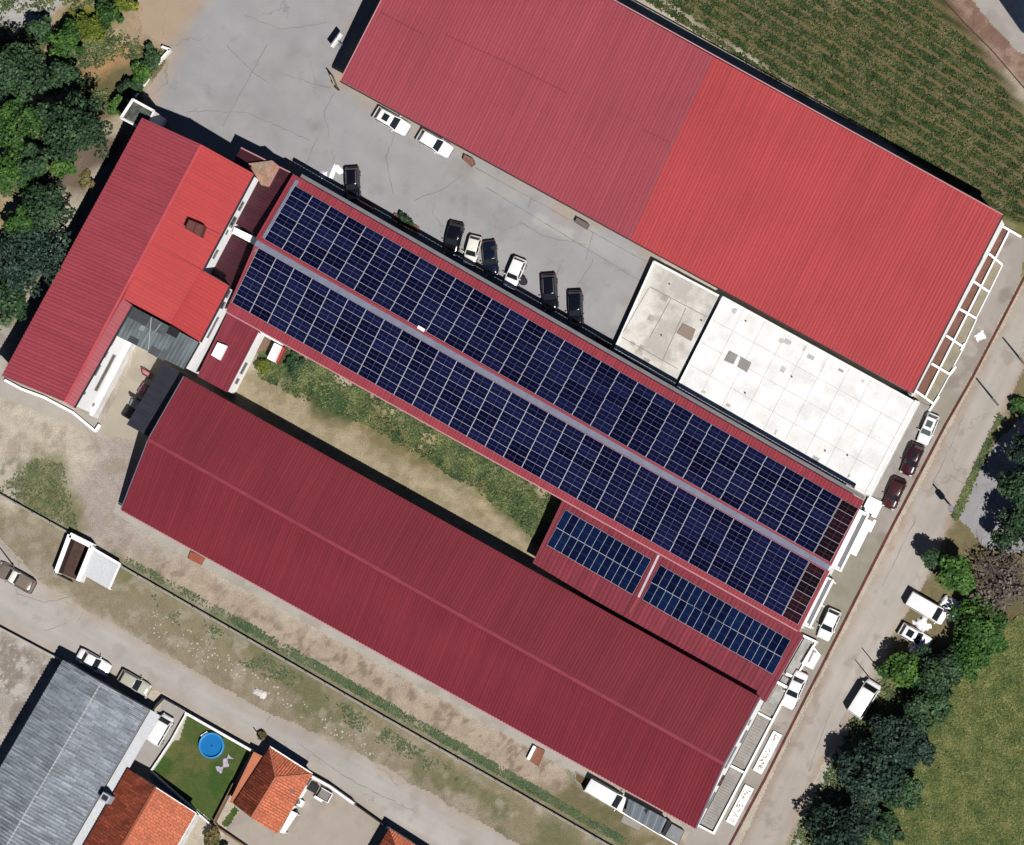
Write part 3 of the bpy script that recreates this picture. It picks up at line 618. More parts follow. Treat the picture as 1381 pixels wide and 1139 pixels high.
# ------------------------------------------------------------------ FLAT WHITE ROOF SLABS
def slab(pts, z, label, name='flat_roof_block'):
    P = V3([(x,y,z) for x,y in pts]); t = thing(name, Vector((P[0].x,P[0].y,0)), label, 'building')
    MB().prism([tuple(p) for p in P], [(p.x,p.y,-.2) for p in P]).build('wall', WHITE2, t)
    I = inset([tuple(p) for p in P], .18); MB().prism([(p[0],p[1],z+.012) for p in I], [(p[0],p[1],z-.1) for p in I]).build('flat_roof', mat('white_roof_coat'+str(len(label)), (.60,.60,.595) if 'right' in label else (.50,.485,.45), rough=.8, var=.05, scale=.4, fine=.05, fscale=5, tint=(S(160,154,146), .5 if 'right' in label else .35, .20 if 'right' in label else .6)), t)
    m = MB()
    for i in range(4): a, b = P[i], P[(i+1)%4]; bar(m, a+Vector((0,0,.10)), b+Vector((0,0,.10)), .16, .3)
    m.build('parapet', WHITE2, t)
    return t, P
t1, PA = slab([(882,352),(971,399),(910,519),(829,470)], 1.5, 'smaller stained off-white flat roof on the left with one brown hatch', 'flat_roof_block')
t2, PB = slab([(975,400),(1233,541),(1167,666),(914,521)], 2.5, 'bigger bright white flat roof on the right with grey hatches', 'flat_roof_block')
def patch(parent, name, pts, z, h, m):
    P = V3([(x,y,z) for x,y in pts]); return MB().prism([tuple(p) for p in P], [(p.x,p.y,p.z-h) for p in P]).build(name, m, parent)
patch(t1, 'hatch', [(921,436),(938,444),(932,460),(913,449)], 1.66, .18, mat('hatch_brown', S(160,142,128), var=.1))
patch(t2, 'hatch', [(984,473),(995,479),(989,491),(977,486)], 2.68, .2, mat('hatch_grey', S(160,158,154), var=.1)); patch(t2, 'hatch', [(999,481),(1013,489),(1007,502),(994,494)], 2.68, .2, MATS['hatch_grey']); patch(t2, 'hatch_rim', [(995.2,479.2),(998.8,481.2),(993.8,494),(989.2,491)], 2.66, .18, WHITE2)
seam = mat('roof_seam', S(208,206,203), var=.1)
for a, b in (((903,362),(922,372)),((876,386),(953,427)),((838,454),(914,497)),((875,388),(836,455)),((905,402),(876,455)),((925,415),(893,487))): line('seam', (*a,1.53), (*b,1.53), .07, .03, mat('seam_old', S(150,142,130)), t1, .0)
for k in range(1, 9):
    f = k/9; a = (975+258*f, 400+141*f); b = (914+253*f, 521+145*f); line('seam', (*a,2.52), (*b,2.52), .05, .012, seam, t2, .004)
for f in (.25,.5,.75): line('seam', (975-61*f,400+121*f,2.52), (1233-66*f,541+125*f,2.52), .05, .012, seam, t2, .008)
for i, (x, y) in enumerate(((1006,433),(1005,530),(1113,608),(1143,614),(1068,508))): MB().tube(W(x,y,2.5), W(x,y,2.8), .09, .09, 10).build('vent_pipe', DARKM, t2)
for i, (x, y) in enumerate(((892,452),(946,432),(903,383))): MB().tube(W(x,y,1.5), W(x,y,1.75), .09, .09, 10).build('vent_pipe', DARKM, t1)
stm = mat('roof_stain', S(176,172,166), var=.2, scale=2); rr = random.Random(12)
for k in range(16):
    f, g2 = rr.uniform(.03,.95), rr.choice([rr.uniform(.02,.12), rr.uniform(.1,.97), rr.uniform(.85,.98)]); x = 975+258*f-61*g2; y = 400+141*f+121*g2; w2, h2 = rr.uniform(3,10), rr.uniform(3,9)
    c4 = [(x,y),(x+w2*.88,y+w2*.48),(x+w2*.88-h2*.45,y+w2*.48+h2*.88),(x-h2*.45,y+h2*.88)]; q4 = V3([(a_,b_,2.518+.0012*k) for a_,b_ in c4]); MB().prism([tuple(p) for p in q4],[(p.x,p.y,p.z-.004) for p in q4]).build('stain_patch', mat('roof_stain%d'%(k%3), S(*((206,204,200),(190,186,180),(214,212,208))[k%3]), var=.15, scale=2), t2)
for k in range(8):
    f, g2 = rr.uniform(.04,.9), rr.uniform(.02,.95); x = 882+89*f-53*g2; y = 352+47*f+118*g2; w2, h2 = rr.uniform(4,12), rr.uniform(4,10)
    c4 = [(x,y),(x+w2*.88,y+w2*.48),(x+w2*.88-h2*.45,y+w2*.48+h2*.88),(x-h2*.45,y+h2*.88)]; q4 = V3([(a_,b_,1.518+.0012*k) for a_,b_ in c4])
    if all(sdpoly(np.array([p.x]),np.array([p.y]),[tuple(v) for v in PA])[0] > .3 for p in q4): MB().prism([tuple(p) for p in q4],[(p.x,p.y,p.z-.004) for p in q4]).build('stain_patch', mat('roof_stainb%d'%(k%2), S(*((186,180,168),(206,200,190))[k%2]), var=.15, scale=2), t1)
# passage roof strip between the slabs and the solar building
# ------------------------------------------------------------------ SOLAR BUILDING
ZE, ZR = 6.5, 7.8
up = V3([(396.5,235,ZE),(1163,674,ZE),(1119,762,ZR),(346,322,ZR)]); up[3] = Plane(up[0],up[1],up[2]).hit(346,322); lo = V3([(344,332,ZR),(1117,769,ZR),(1076,850,ZE),(306,420,ZE)])
t = thing('solar_building', Vector((lo[3].x,lo[3].y,0)), 'long gabled building with solar panels on both roof slopes and a pale ridge strip', 'building')
lo[3] = Plane(lo[0],lo[1],lo[2]).hit(306,420); ridL = (up[3]+lo[0])/2; ridR = (up[2]+lo[1])/2
corr('roof', [up[0],up[1],up[2],up[3]], RS, t, .42, .075); corr('roof', [lo[3],lo[2],lo[1],lo[0]], RS, t, .42, .075)
ft = [up[0],up[1],ridR,lo[2],lo[3],ridL]; 
walls('wall', [tuple(p) for p in ft], WHITE, t, .45, .25)
m_ = MB(); bar(m_, ridL+Vector((0,0,.16)), ridR+Vector((0,0,.16)), .70, .2); m_.build('ridge_cap', RIDGE, t)
m_ = MB()
dv = (up[0]-up[3]).normalized(); 
for sgn in (.50,-.50): bar(m_, ridL+Vector((.49,.87,0))*sgn+Vector((0,0,.12)), ridR+Vector((.49,.87,0))*sgn+Vector((0,0,.12)), .26, .2)
bar(m_, up[0]+Vector((0,0,.12)), up[3]+Vector((0,0,.12)), .2, .25); bar(m_, lo[0]+Vector((0,0,.12)), lo[3]+Vector((0,0,.12)), .2, .25)
bar(m_, up[1]+Vector((0,0,.12)), up[2]+Vector((0,0,.12)), .34, .25); bar(m_, lo[1]+Vector((0,0,.12)), lo[2]+Vector((0,0,.12)), .34, .25); m_.build('edge_trim', RS, t)
m_ = MB(); o_ = (up[3]-up[0]).normalized(); e_ = (up[1]-up[0]).normalized()
bar(m_, up[0]+e_*.75+o_*.4+Vector((0,0,.16)), up[3]+e_*.75-o_*.5+Vector((0,0,.16)), .5, .16); bar(m_, lo[0]+e_*.35+Vector((0,0,.14)), lo[3]+e_*.35-o_*2.2+Vector((0,0,.14)), .4, .16); m_.build('gable_flashing', RIDGE, t)
m_ = MB(); g_ = Vector((.48,.87,0)); bar(m_, up[0]+e_*.8+g_*.32+Vector((0,0,-.02)), up[1]+g_*.32+Vector((0,0,-.02)), .42, .3); m_.build('gutter', mat('gutter_grey', S(130,128,132), rough=.5, var=.1), t)
m_ = MB(); bar(m_, lo[3]-g_*.08+Vector((0,0,.02)), lo[2]-g_*.08+Vector((0,0,.02)), .14, .2); m_.build('gutter', TRIM, t)
# right gable: two storeys of windows and a porch
rw = inset([tuple(p) for p in ft], .45); a, b = Vector(rw[3]), Vector(rw[1]); LG = (Vector((a.x,a.y,0))-Vector((b.x,b.y,0))).length
for u0, u1, z0, z1 in ((1.2,3.6,3.4,5.2),(4.4,6.8,3.4,5.2),(7.6,9.2,3.4,5.4),(10,12.6,3.4,5.2),(13.4,15.6,3.4,5.2)):
    if u1 < LG: opening(t, (a.x,a.y), (b.x,b.y), u0, u1, z0, z1, 'window', mat('white_frame', (.5,.5,.5)), mat('shutter_grey', S(150,150,146), rough=.6, var=.15, scale=4))
nr = Vector((.917,-.4,0)); nr = Vector(((b-a).y, -(b-a).x, 0)).normalized()
d_ = Vector((b.x-a.x,b.y-a.y,0)).normalized(); a0 = Vector((a.x,a.y,0))
def fbox(mb, u0, u1, p0, p1, z0, z1, mi=0):
    q = [a0+d_*u0+nr*p0, a0+d_*u1+nr*p0, a0+d_*u1+nr*p1, a0+d_*u0+nr*p1]; mb.prism([(v.x,v.y,z1) for v in q], [(v.x,v.y,z0) for v in q], mi)
m_ = MB(); fbox(m_, .4, 6.6, 0.02, .95, 2.75, 2.95); fbox(m_, 7.8, 15.2, .02, 1.25, 2.75, 2.95); m_.build('porch_roof', WHITE2, t)
m_ = MB(); fbox(m_, .4, 6.6, .95, 1.12, 2.5, 3.2); fbox(m_, 7.8, 15.2, 1.25, 1.42, 2.5, 3.2); fbox(m_, .4, .55, .02, .95, 2.96, 3.2); fbox(m_, 15.05, 15.2, .02, 1.25, 2.96, 3.2); fbox(m_, 7.8, 7.95, .02, 1.25, 2.96, 3.2); m_.build('parapet', WHITE, t)
m_ = MB(); fbox(m_, .8, 6.4, .5, .9, 2.96, 3.04); fbox(m_, 8.2, 14.8, .75, 1.2, 2.96, 3.04); m_.build('roof_channel', mat('channel_grey', S(130,132,138), rough=.5), t)
for u in (.6,3.4,6.4,8.0,11.4,15.0):
    m_ = MB(); fbox(m_, u-.12, u+.12, .85, 1.09, -.1, 2.74); m_.build('porch_column', WHITE, t)
m_ = MB(); fbox(m_, 15.2, 17.2, .1, 1.9, -.1, .35); fbox(m_, 15.5, 16.9, .1, 1.5, .35, .6); m_.build('entrance_step', WHITE, t)
m_ = MB(); fbox(m_, 10.2, 14.6, 1.43, 2.1, 2.3, 2.45); fbox(m_, 13.4, 14.9, 2.1, 2.4, 2.28, 2.43); m_.build('sunshade', WHITE, t)
# annex lean-to
ax = V3([(762,672,4.2),(1082,857,4.2),(1031,946,3.5),(720,760,3.5)])
t = thing('annex', Vector((ax[3].x,ax[3].y,0)), 'lower lean-to annex with maroon ribbed roof and two small solar arrays', 'building')
corr('roof', ax, RM, t, .55, .09); walls('wall', [tuple(p) for p in ax], WHITE2, t, .3, .25)
m_ = MB(); bar(m_, ax[0]+Vector((0,0,.2)), ax[1]+Vector((0,0,.2)), .5, .3); bar(m_, ax[0]+Vector((0,0,.14)), ax[3]+Vector((0,0,.14)), .3, .3); bar(m_, ax[1]+Vector((0,0,.14)), ax[2]+Vector((0,0,.14)), .3, .3); m_.build('edge_trim', RM, t)
axp = Plane(ax[0], ax[1], ax[2])
m_ = MB(); a, b, c = axp.hit(889,747,.14), axp.hit(861,805,.14), axp.hit(849,826,.13); bar(m_, a, b, .26, .14); m_.build('divider_strip', mat('bright_strip', S(214,206,214), rough=.35), t); m_ = MB(); bar(m_, b, c, .3, .12); m_.build('divider_tail', RS, t)
# ------------------------------------------------------------------ LONG WINE-RED BUILDING
ZN, ZM, ZS = 5.5, 6.1, 2.3
q = V3([(248,507,ZN),(1025,940,ZN),(976.5,1030,ZM),(199.8,592,ZM),(163,687,ZS),(938,1117,ZS)])
t = thing('long_shed', Vector((q[4].x,q[4].y,0)), 'long building with wine red ribbed gable roof between the courtyard and the lower road', 'warehouse')
corr('roof', [q[0],q[1],q[2],q[3]], RC, t, .40, .10, wob=.02); corr('roof', [q[4],q[5],q[2],q[3]], RC, t, .40, .10, wob=.02)
m_ = MB(); bar(m_, q[3]+Vector((0,0,.14)), q[2]+Vector((0,0,.14)), .42, .14); m_.build('ridge_cap', mat('ridge_wine', S(150,57,74), rough=.5), t)
walls('wall', [tuple(p) for p in (q[0],q[1],q[2],q[5],q[4],q[3])], WHITE, t, .12, .2)
m_ = MB(); bar(m_, q[4]+Vector((-.05,-.1,.0)), q[5]+Vector((-.05,-.1,.0)), .12, .14); m_.build('gutter', TRIM, t)
m_ = MB(); bar(m_, q[1]+Vector((.05,-.02,.07)), q[2]+Vector((.05,-.02,.07)), .14, .2); bar(m_, q[2]+Vector((.05,-.02,.07)), q[5]+Vector((.05,-.02,.07)), .14, .2); m_.build('edge_trim', mat('blue_grey_trim', S(120,120,140), rough=.5), t); m_ = MB(); bar(m_, q[0]+Vector((0,0,.08)), q[3]+Vector((0,0,.08)), .1, .2); bar(m_, q[3]+Vector((0,0,.08)), q[4]+Vector((0,0,.08)), .1, .2); m_.build('edge_trim', mat('blue_grey_trim', S(120,120,140), rough=.5), t)
Q = inset([tuple(p) for p in (q[0],q[1],q[2],q[5],q[4],q[3])], .12); a, b = Vector(Q[3]), Vector(Q[1]); LG = (Vector((b.x-a.x,b.y-a.y,0))).length
for u0, u1, z0, z1 in ((2.5,4.6,1.0,2.0),(7.6,10.4,2.8,3.9),(13.2,13.9,2.8,3.5),(11,12.6,1.2,2.4)): opening(t, (a.x,a.y), (b.x,b.y), u0, u1, z0, z1, 'window', FRAME, PANE)
FA, FB = Vector((a.x,a.y,0)), Vector((b.x,b.y,0))
opening(t, (FA.x,FA.y), (FB.x,FB.y), 5.4, 6.8, 0, 2.3, 'door', FRAME, BROWN)
# long side facing the fence: a few windows
a, b = Vector(Q[4]), Vector(Q[3])
for u in (6, 14, 22, 38, 46): opening(t, (a.x,a.y), (b.x,b.y), u, u+1.8, .9, 1.7, 'window', FRAME, PANE)
tn = thing('shade_canopy', W(200,545,0), 'dark navy sheet canopy against the left end of the wine red building', 'canopy')
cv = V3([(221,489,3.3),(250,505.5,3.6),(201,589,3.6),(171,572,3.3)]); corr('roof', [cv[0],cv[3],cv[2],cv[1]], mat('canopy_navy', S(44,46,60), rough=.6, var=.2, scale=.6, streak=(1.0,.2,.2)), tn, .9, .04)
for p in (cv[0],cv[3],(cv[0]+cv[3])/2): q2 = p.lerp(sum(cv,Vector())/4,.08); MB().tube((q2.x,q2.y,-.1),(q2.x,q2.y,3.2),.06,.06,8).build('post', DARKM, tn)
# forecourt terrace of that building: thing of its own
d_ = (FB-FA).normalized(); nr = Vector((d_.y,-d_.x,0)); a0 = FA
tt = thing('terrace', Vector((FA.x,FA.y,0)), 'narrow grey terrace with white kerbs in front of the wine red building', 'terrace')
m_ = MB(); fbox(m_, .6, 8.0, .1, 1.9, -.1, .30); fbox(m_, 8.5, 14.9, .1, 1.9, -.1, .30); fbox(m_, 15.5, 19.0, .1, 1.9, -.1, .30); m_.build('paving', GREYC, tt)
m_ = MB(); fbox(m_, .4, 19.2, 1.9, 2.08, -.1, .75); fbox(m_, 8.0, 8.25, .1, 1.9, -.1, .55); fbox(m_, 14.9, 15.1, .1, 1.9, -.1, .5); fbox(m_, .2, .4, -.2, 2.1, -.1, .7); fbox(m_, 19.0, 19.3, .1, 2.5, -.1, 1.0); m_.build('kerb', WHITE, tt)
m_ = MB()
for k in range(22): fbox(m_, 1.0+k*.32+ (1.2 if k > 19 else 0), 1.04+k*.32+(1.2 if k > 19 else 0), .2, 1.2+.5*random.random(), .302, .306)
for k in range(18): fbox(m_, 8.8+k*.34, 8.84+k*.34, .2, 1.2+.5*random.random(), .302, .306)
m_.build('joint', mat('joint_dark', S(120,112,106)), tt)
for lab, u0, u1 in (('upper white planter filled with brown pebbles beside the pavement', 8.9, 14.0), ('lower white planter with scattered brown stones beside the pavement', 2.2, 7.0)):
    tp = thing('planter', a0+d_*u0+nr*2.6, lab, 'planter', 'pebble planters on the pavement')
    m_ = MB(); fbox(m_, u0, u1, 2.6, 3.7, -.1, .38); m_.build('tray', WHITE, tp)
    m_ = MB(); rr = random.Random(int(u0))
    for k in range(60):
        u = rr.uniform(u0+.3, u1-.3); p = 3.15+rr.gauss(0,.2); p = min(3.5, max(2.8, p)); c = a0+d_*u+nr*p; r = rr.uniform(.05,.12); m_.tube((c.x,c.y,.37), (c.x,c.y,.42+r*.5), r, r*.6, 6)
    m_.build('pebbles', mat('pebble_brown', S(188,168,148), var=.3, scale=6), tp)['kind'] = 'stuff'
# ------------------------------------------------------------------ LEFT WING BUILDING
ridge0 = W(272,195,10.4); ridge1 = W(87.8,542,10.4)
t = thing('main_house', Vector((ridge1.x,ridge1.y,0)), 'tall left building with rose and scarlet ribbed roof, brown chimney and grey roof section', 'building')
Lq = V3([(191.5,158.5,8.6),(272,195,10.4),(87.8,542,10.4),(2.5,506.4,8.6)]); corr('roof', [Lq[0],Lq[3],Lq[2],Lq[1]], RL, t, .44, .09, wob=.02).__setitem__('label', 'rose slope facing the trees')
Rid = W(203,325,10.4); rb = W(165.4,402,10.4)
Q1 = V3([(272,195,10.4),(342.3,234,9.2),(273,364,9.2),(203,325,10.4)]); corr('roof', [Q1[0],Q1[3],Q1[2],Q1[1]], RR, t, .44, .09).__setitem__('label', 'scarlet slope facing the solar building')
Q2 = V3([(203,325,10.4),(272.5,364.5,9.2),(230.3,436.5,9.2),(165.4,402,10.4)]); corr('roof', [Q2[0],Q2[3],Q2[2],Q2[1]], RR, t, .44, .09)
Q2b = V3([(272.8,364.6,9.2),(309.2,385.5,8.7),(269.5,460.8,8.7),(230.6,436.6,9.2)]); corr('roof', [Q2b[0],Q2b[3],Q2b[2],Q2b[1]], RR, t, .44, .09)
Q3 = V3([(165.4,402,10.4),(178,411,10.1),(99.3,553.5,10.1),(87.8,542,10.4)]); Q3[2] = W(99.3,549.5,10.1); corr('roof', [Q3[0],Q3[3],Q3[2],Q3[1]], RL, t, .44, .09)
Gq = V3([(177,412,8.9),(268.5,461.5,8.9),(248,497.5,8.8),(155.5,451.7,8.8)]); corr('roof', [Gq[0],Gq[1],Gq[2],Gq[3]], RGM, t, .5, .05).__setitem__('label', 'grey metal roof section with patches and painted shade')
gp = Plane(Gq[0], Gq[1], Gq[2]); rr = random.Random(3)
for pts, c in (([(178,413),(204,427),(197,440),(172,427)], (70,76,80)), ([(204,428),(228,441),(222,453),(198,441)], (86,94,98)), ([(229,438),(243,446),(238,456),(224,449)], (36,38,44)), ([(190,438),(196,440),(193,447),(186,444)], (142,150,154)), ([(205,466),(218,473),(212,482),(199,475)], (84,90,94)), ([(221,470),(228,474),(221,487),(214,483)], (96,100,102)), ([(176,452),(188,458),(184,466),(172,459)], (70,74,78))):  # upper-edge pair and black one are painted shade; the rest are patches
    m_ = MB(); Pp = [gp.hit(x,y,.075+rr.random()*.03) for x,y in pts]; m_.prism([tuple(p) for p in Pp], [(p.x,p.y,p.z-.03) for p in Pp]); m_.build('roof_patch_shade', mat('patch%d'%c[0], S(*c), var=.15, scale=2), t)
m_ = MB(); bar(m_, gp.hit(204,428,.13), gp.hit(200,471,.13), .09, .06); bar(m_, gp.hit(217,436,.13), gp.hit(209,447,.13), .07, .06); m_.build('roof_pipe', mat('pale_pipe', S(190,194,194)), t)
rc = MB(); bar(rc, ridge0+Vector((0,0,.1)), ridge1+Vector((0,0,.1)), .34, .14); rc.build('ridge_cap', mat('ridge_rose', S(204,84,92), rough=.5), t)
m_ = MB(); bar(m_, Q2b[0]+Vector((0,0,.1)), Q2b[3]+Vector((0,0,.1)), .2, .12); m_.build('fold_cap', RR, t)
m_ = MB()
for a, b in ((Q1[1],Q1[2]),(Q2b[1],Q2b[2]),(Q3[1],Q3[2])): bar(m_, a+Vector((.1,-.03,.02)), b+Vector((.1,-.03,.02)), .2, .2)
bar(m_, Q1[2], Q2b[1], .16, .2); bar(m_, Gq[1]+Vector((.05,0,.06)), Gq[2]+Vector((.05,0,.06)), .18, .24); m_.build('gutter', DARKM, t)
corner = W(191.5,158.5,8.6)
fp = [Lq[0], Q1[0], Q1[1], Q1[2], Q2b[1], Q2b[2], Gq[2], Gq[3], Q3[2], Q3[3], Lq[3]]
wp = [(Lq[0],8.6),(Q1[0],10.3),(Q1[1],9.2),(Q1[2],9.2),(Q2b[1],8.7),(Q2b[2],8.6),(Gq[2],8.7),(Gq[3],8.7),(Q3[2],10.0),(Q3[3],10.3),(Lq[3],8.6)]
def polywall(name, pts, m, parent, d=.22, drop=.25):
    I = inset([(p.x,p.y,z) for p, z in pts], d); n = len(I); mb = MB(); vs = [(p[0],p[1],p[2]-drop) for p in I]+[(p[0],p[1],-.3) for p in I]
    ar = sum(I[i][0]*I[(i+1)%n][1]-I[(i+1)%n][0]*I[i][1] for i in range(n)); fs = [(i,n+i,n+(i+1)%n,(i+1)%n) for i in range(n)]
    if ar < 0: fs = [tuple(reversed(f)) for f in fs]
    mb.add(vs, fs); mb.build(name, m, parent); return I
I = polywall('wall', wp, WHITE, t)
# base block with a flat ledge below the lower courtyard wall
bl = V3([(157,455,3.2),(192,476,3.2),(133,581,3.2),(99,551,3.2)])
bl = [W(160,449,8.7), W(188,474,2.9), W(130.5,578,2.9), W(101,548,9.8)]
def wallrun(i): return I[i], I[(i+1)%len(I)]
a, b = Vector(I[8]), Vector(I[7]); LG = Vector((b.x-a.x,b.y-a.y,0)).length
op = lambda u0,u1,z0,z1,k='window',fr=FRAME,pn=PANE: opening(t, (a.x,a.y), (b.x,b.y), u0, u1, z0, z1, k, fr, pn)
op(2.6,7.4,4.0,5.2,'window',FRAME,mat('brown_glass', S(120,100,88), rough=.3, var=.3, scale=1.5))
for u0,u1 in ((4.2,5.6),(6.6,7.4),(8.2,9.4)): op(u0,u1,7.6,8.5)
op(.8,1.2,2.4,2.9); op(1.6,2.0,8.0,8.4)
dd = Vector((b.x-a.x,b.y-a.y,0)).normalized(); nn = Vector((dd.y,-dd.x,0)); a0 = Vector((a.x,a.y,0)); d_, nr = dd, nn
m_ = MB(); fbox(m_, -.3, LG-.1, .02, .55, -.2, 2.2); m_.build('base_ledge', WHITE2, t)
a, b = Vector(I[6]), Vector(I[5])
a, b = Vector(I[5]), Vector(I[4]); LG = Vector((b.x-a.x,b.y-a.y,0)).length
for u0,u1,z0,z1 in ((.8,3.6,5.6,6.3),(4.6,5.5,6.0,7.2),(6.0,7.0,6.4,7.2)):
    if u1 < LG: op(u0,u1,z0,z1)
a, b = Vector(I[3]), Vector(I[2]); LG = Vector((b.x-a.x,b.y-a.y,0)).length
for u0,u1,z0,z1 in ((2.0,3.2,6.4,7.2),(5.2,5.8,6.6,7.2),(6.2,7.6,5.9,7.4),(8.4,9.6,6.3,7.3),(11.0,12.8,6.8,7.4)):
    if u1 < LG: op(u0,u1,z0,z1)
a, b = Vector(I[10]), Vector(I[9]); LG = Vector((b.x-a.x,b.y-a.y,0)).length
for u0,u1 in ((.6,2.2),(3.0,4.4),(5.4,6.6)): op(u0,u1,5.6,7.2)
# chimney
cp = Plane(Q1[0], Q1[1], Q1[2]); c0 = [cp.hit(x,y,1.15) for x,y in ((255,296),(276,305),(271,319),(250,307))]
m_ = MB(); m_.prism([tuple(p) for p in c0], [(p.x,p.y,p.z-2.2) for p in c0]); ch = m_.build('chimney', mat('chimney_brown', S(112,66,60), var=.2, scale=4), t)
cc = sum(c0, Vector())/4; m_ = MB(); bar(m_, (c0[0]+c0[1])/2+Vector((0,0,.08)), (c0[2]+c0[3])/2+Vector((0,0,.08)), .12, .1)
for p, qq in ((c0[0],c0[1]),(c0[1],c0[2]),(c0[2],c0[3]),(c0[3],c0[0])): bar(m_, p+Vector((0,0,.1)), qq+Vector((0,0,.1)), .1, .14)
m_.build('chimney_cap', mat('chimney_dark', S(84,52,48)), ch)
m_ = MB(); bar(m_, cp.hit(277,306,.14), cp.hit(296,315,.14), .07, .05); m_.build('roof_cable', DARKM, t)
# little block at the top corner
bx_ = V3([(179.4,133.6,6.4),(208.5,149.5,6.4),(194.7,175.6,6.4),(163,159,6.4)]); t = thing('corner_block', Vector((bx_[3].x,bx_[3].y,0)), 'small white-rimmed block with dark moss-stained roof at the top corner of the left building', 'building')
MB().prism([tuple(p) for p in bx_], [(p.x,p.y,-.2) for p in bx_]).build('wall', WHITE2, t)
Ii = inset([tuple(p) for p in bx_], .2); MB().prism([(p[0],p[1],6.44) for p in Ii], [(p[0],p[1],6.2) for p in Ii]).build('roof', mat('mossy_slab', S(96,102,92), var=.3, scale=.9, tint=(S(50,54,46),1.2,.8)), t)
m_ = MB()
for i in range(4): bar(m_, bx_[i]+Vector((0,0,.24)), bx_[(i+1)%4]+Vector((0,0,.24)), .2, .3)
m_.build('parapet', WHITE2, t)
# connectors
cq = V3([(325,199,5.2),(396,234.5,5.2),(349,319,5.2),(281,281,5.2)]); t = thing('connecting_porch', Vector((cq[1].x,cq[1].y,0)), 'maroon roofed porch with painted-in shade and small tiled hip, joining left building to solar building', 'building')
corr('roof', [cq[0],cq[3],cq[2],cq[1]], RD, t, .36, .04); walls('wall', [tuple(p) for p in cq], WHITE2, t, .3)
tp_ = [W(335,220,5.9), W(367,216,5.75), W(376.5,224,5.75), W(362,251.5,5.75), W(352,249,5.8)]; c_ = (tp_[0]+tp_[3])/2
m_ = MB(); m_.prism([tuple(p) for p in tp_], [(p.x,p.y,p.z-.55) for p in tp_]); m_.build('tiled_hip', mat('mossy_tile', S(190,140,118), rough=.9, var=.2, scale=1.5, fine=.3, fscale=8, tint=(S(150,146,126),.8,.8)), t)
m_ = MB(); bar(m_, cq[0]+Vector((0,0,.1)), cq[1]+Vector((0,0,.1)), .14, .2); bar(m_, tp_[2]+Vector((0,0,.05)), tp_[3]+Vector((0,0,.05)), .12, .2); m_.build('edge_trim', TRIM, t)
m_ = MB(); w_ = V3([(316,306,5.5),(347,321,5.5),(343.5,330,5.5),(313,314,5.5)]); m_.prism([tuple(p) for p in w_], [(p.x,p.y,4.2) for p in w_]); m_.build('white_ledge', WHITE, t)
cq = V3([(311.5,315,4.4),(341,331,4.4),(318,389,4.4),(284,372,4.4)]); t = thing('connecting_porch', Vector((cq[2].x,cq[2].y,0)), 'small maroon roof with painted-in shade in the recess below the white ledge', 'building')
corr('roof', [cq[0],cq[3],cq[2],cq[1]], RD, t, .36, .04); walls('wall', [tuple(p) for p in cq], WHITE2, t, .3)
cq = V3([(307,421,4.1),(349,446.5,4.1),(306.5,529,4.1),(266,507,4.1)]); t = thing('link_wing', Vector((cq[3].x,cq[3].y,0)), 'low link wing with maroon ribbed roof and white walls beside the courtyard', 'building')
corr('roof', [cq[0],cq[1],cq[2],cq[3]], RM, t, .45, .08); walls('wall', [tuple(p) for p in cq], WHITE, t, .15, .12)
I2 = inset([tuple(p) for p in cq], .15); a, b = Vector(I2[2]), Vector(I2[1])
for u0,u1 in ((1.2,1.9),(2.5,4.0)): op(u0,u1,1.5,2.6)
lk = Plane(cq[0], cq[1], cq[2]); c0 = [lk.hit(x,y,.75) for x,y in ((293.5,461.5),(305.5,466),(295.8,485),(284.8,478.5))]; m_ = MB(); m_.prism([tuple(p) for p in c0], [(p.x,p.y,p.z-.8) for p in c0]); m_.build('skylight_box', WHITE, t)
# patio beside the link wing
pq = V3([(350.6,447,1.5),(379,463,1.5),(369,487,1.5),(337,472,1.5)]); t = thing('patio', Vector((pq[3].x,pq[3].y,0)), 'small brown patio with white walls and a red flank next to the link wing', 'patio')
g = V3([(350.6,450,.1),(372,462,.1),(361,483,.1),(339,472,.1)]); MB().prism([tuple(p) for p in g], [(p.x,p.y,-.1) for p in g]).build('paving', mat('patio_brown', S(136,112,92), var=.2, scale=3), t)
m_ = MB(); bar(m_, W(350,447,1.5), W(379,463,1.5), .25, 1.7); bar(m_, W(350,447,1.5), W(337,472,1.5), .25, 1.7); m_.build('wall', WHITE, t)
g = V3([(370,462,1.9),(378.5,466,1.9),(369,487.5,1.9),(360,483,1.9)]); MB().prism([tuple(p) for p in g], [(p.x,p.y,-.1) for p in g]).build('storage_box', WHITE, t)
g = V3([(379,466,.9),(385,469.5,.9),(375,490,.9),(369.5,487.5,.9)]); MB().prism([tuple(p) for p in g], [(p.x,p.y,-.1) for p in g]).build('flank', mat('flank_red', S(168,62,60), var=.15), t)

wl = thing('low_wall', W(60,545,0), 'low white curved kerb along the bottom end of the left building', 'wall')
mb_ = MB()
for a, b in (((6,512),(28,524)),((28,524),(60,536)),((60,536),(98,556)),((98,556),(128,581)),((128,581),(134,572))): bar(mb_, W(*a,.6), W(*b,.6), .28, .7)
mb_.build('kerb', WHITE, wl)
sheet('concrete_lane', [(1306,-60),(1338,-12),(1420,62),(1420,96),(1372,72),(1290,-20),(1270,-60)], .012, flatcol(S(178,172,166), ((S(160,150,142),.4,.54,.5,1),)), res=.22, rag=.2, m=cm)

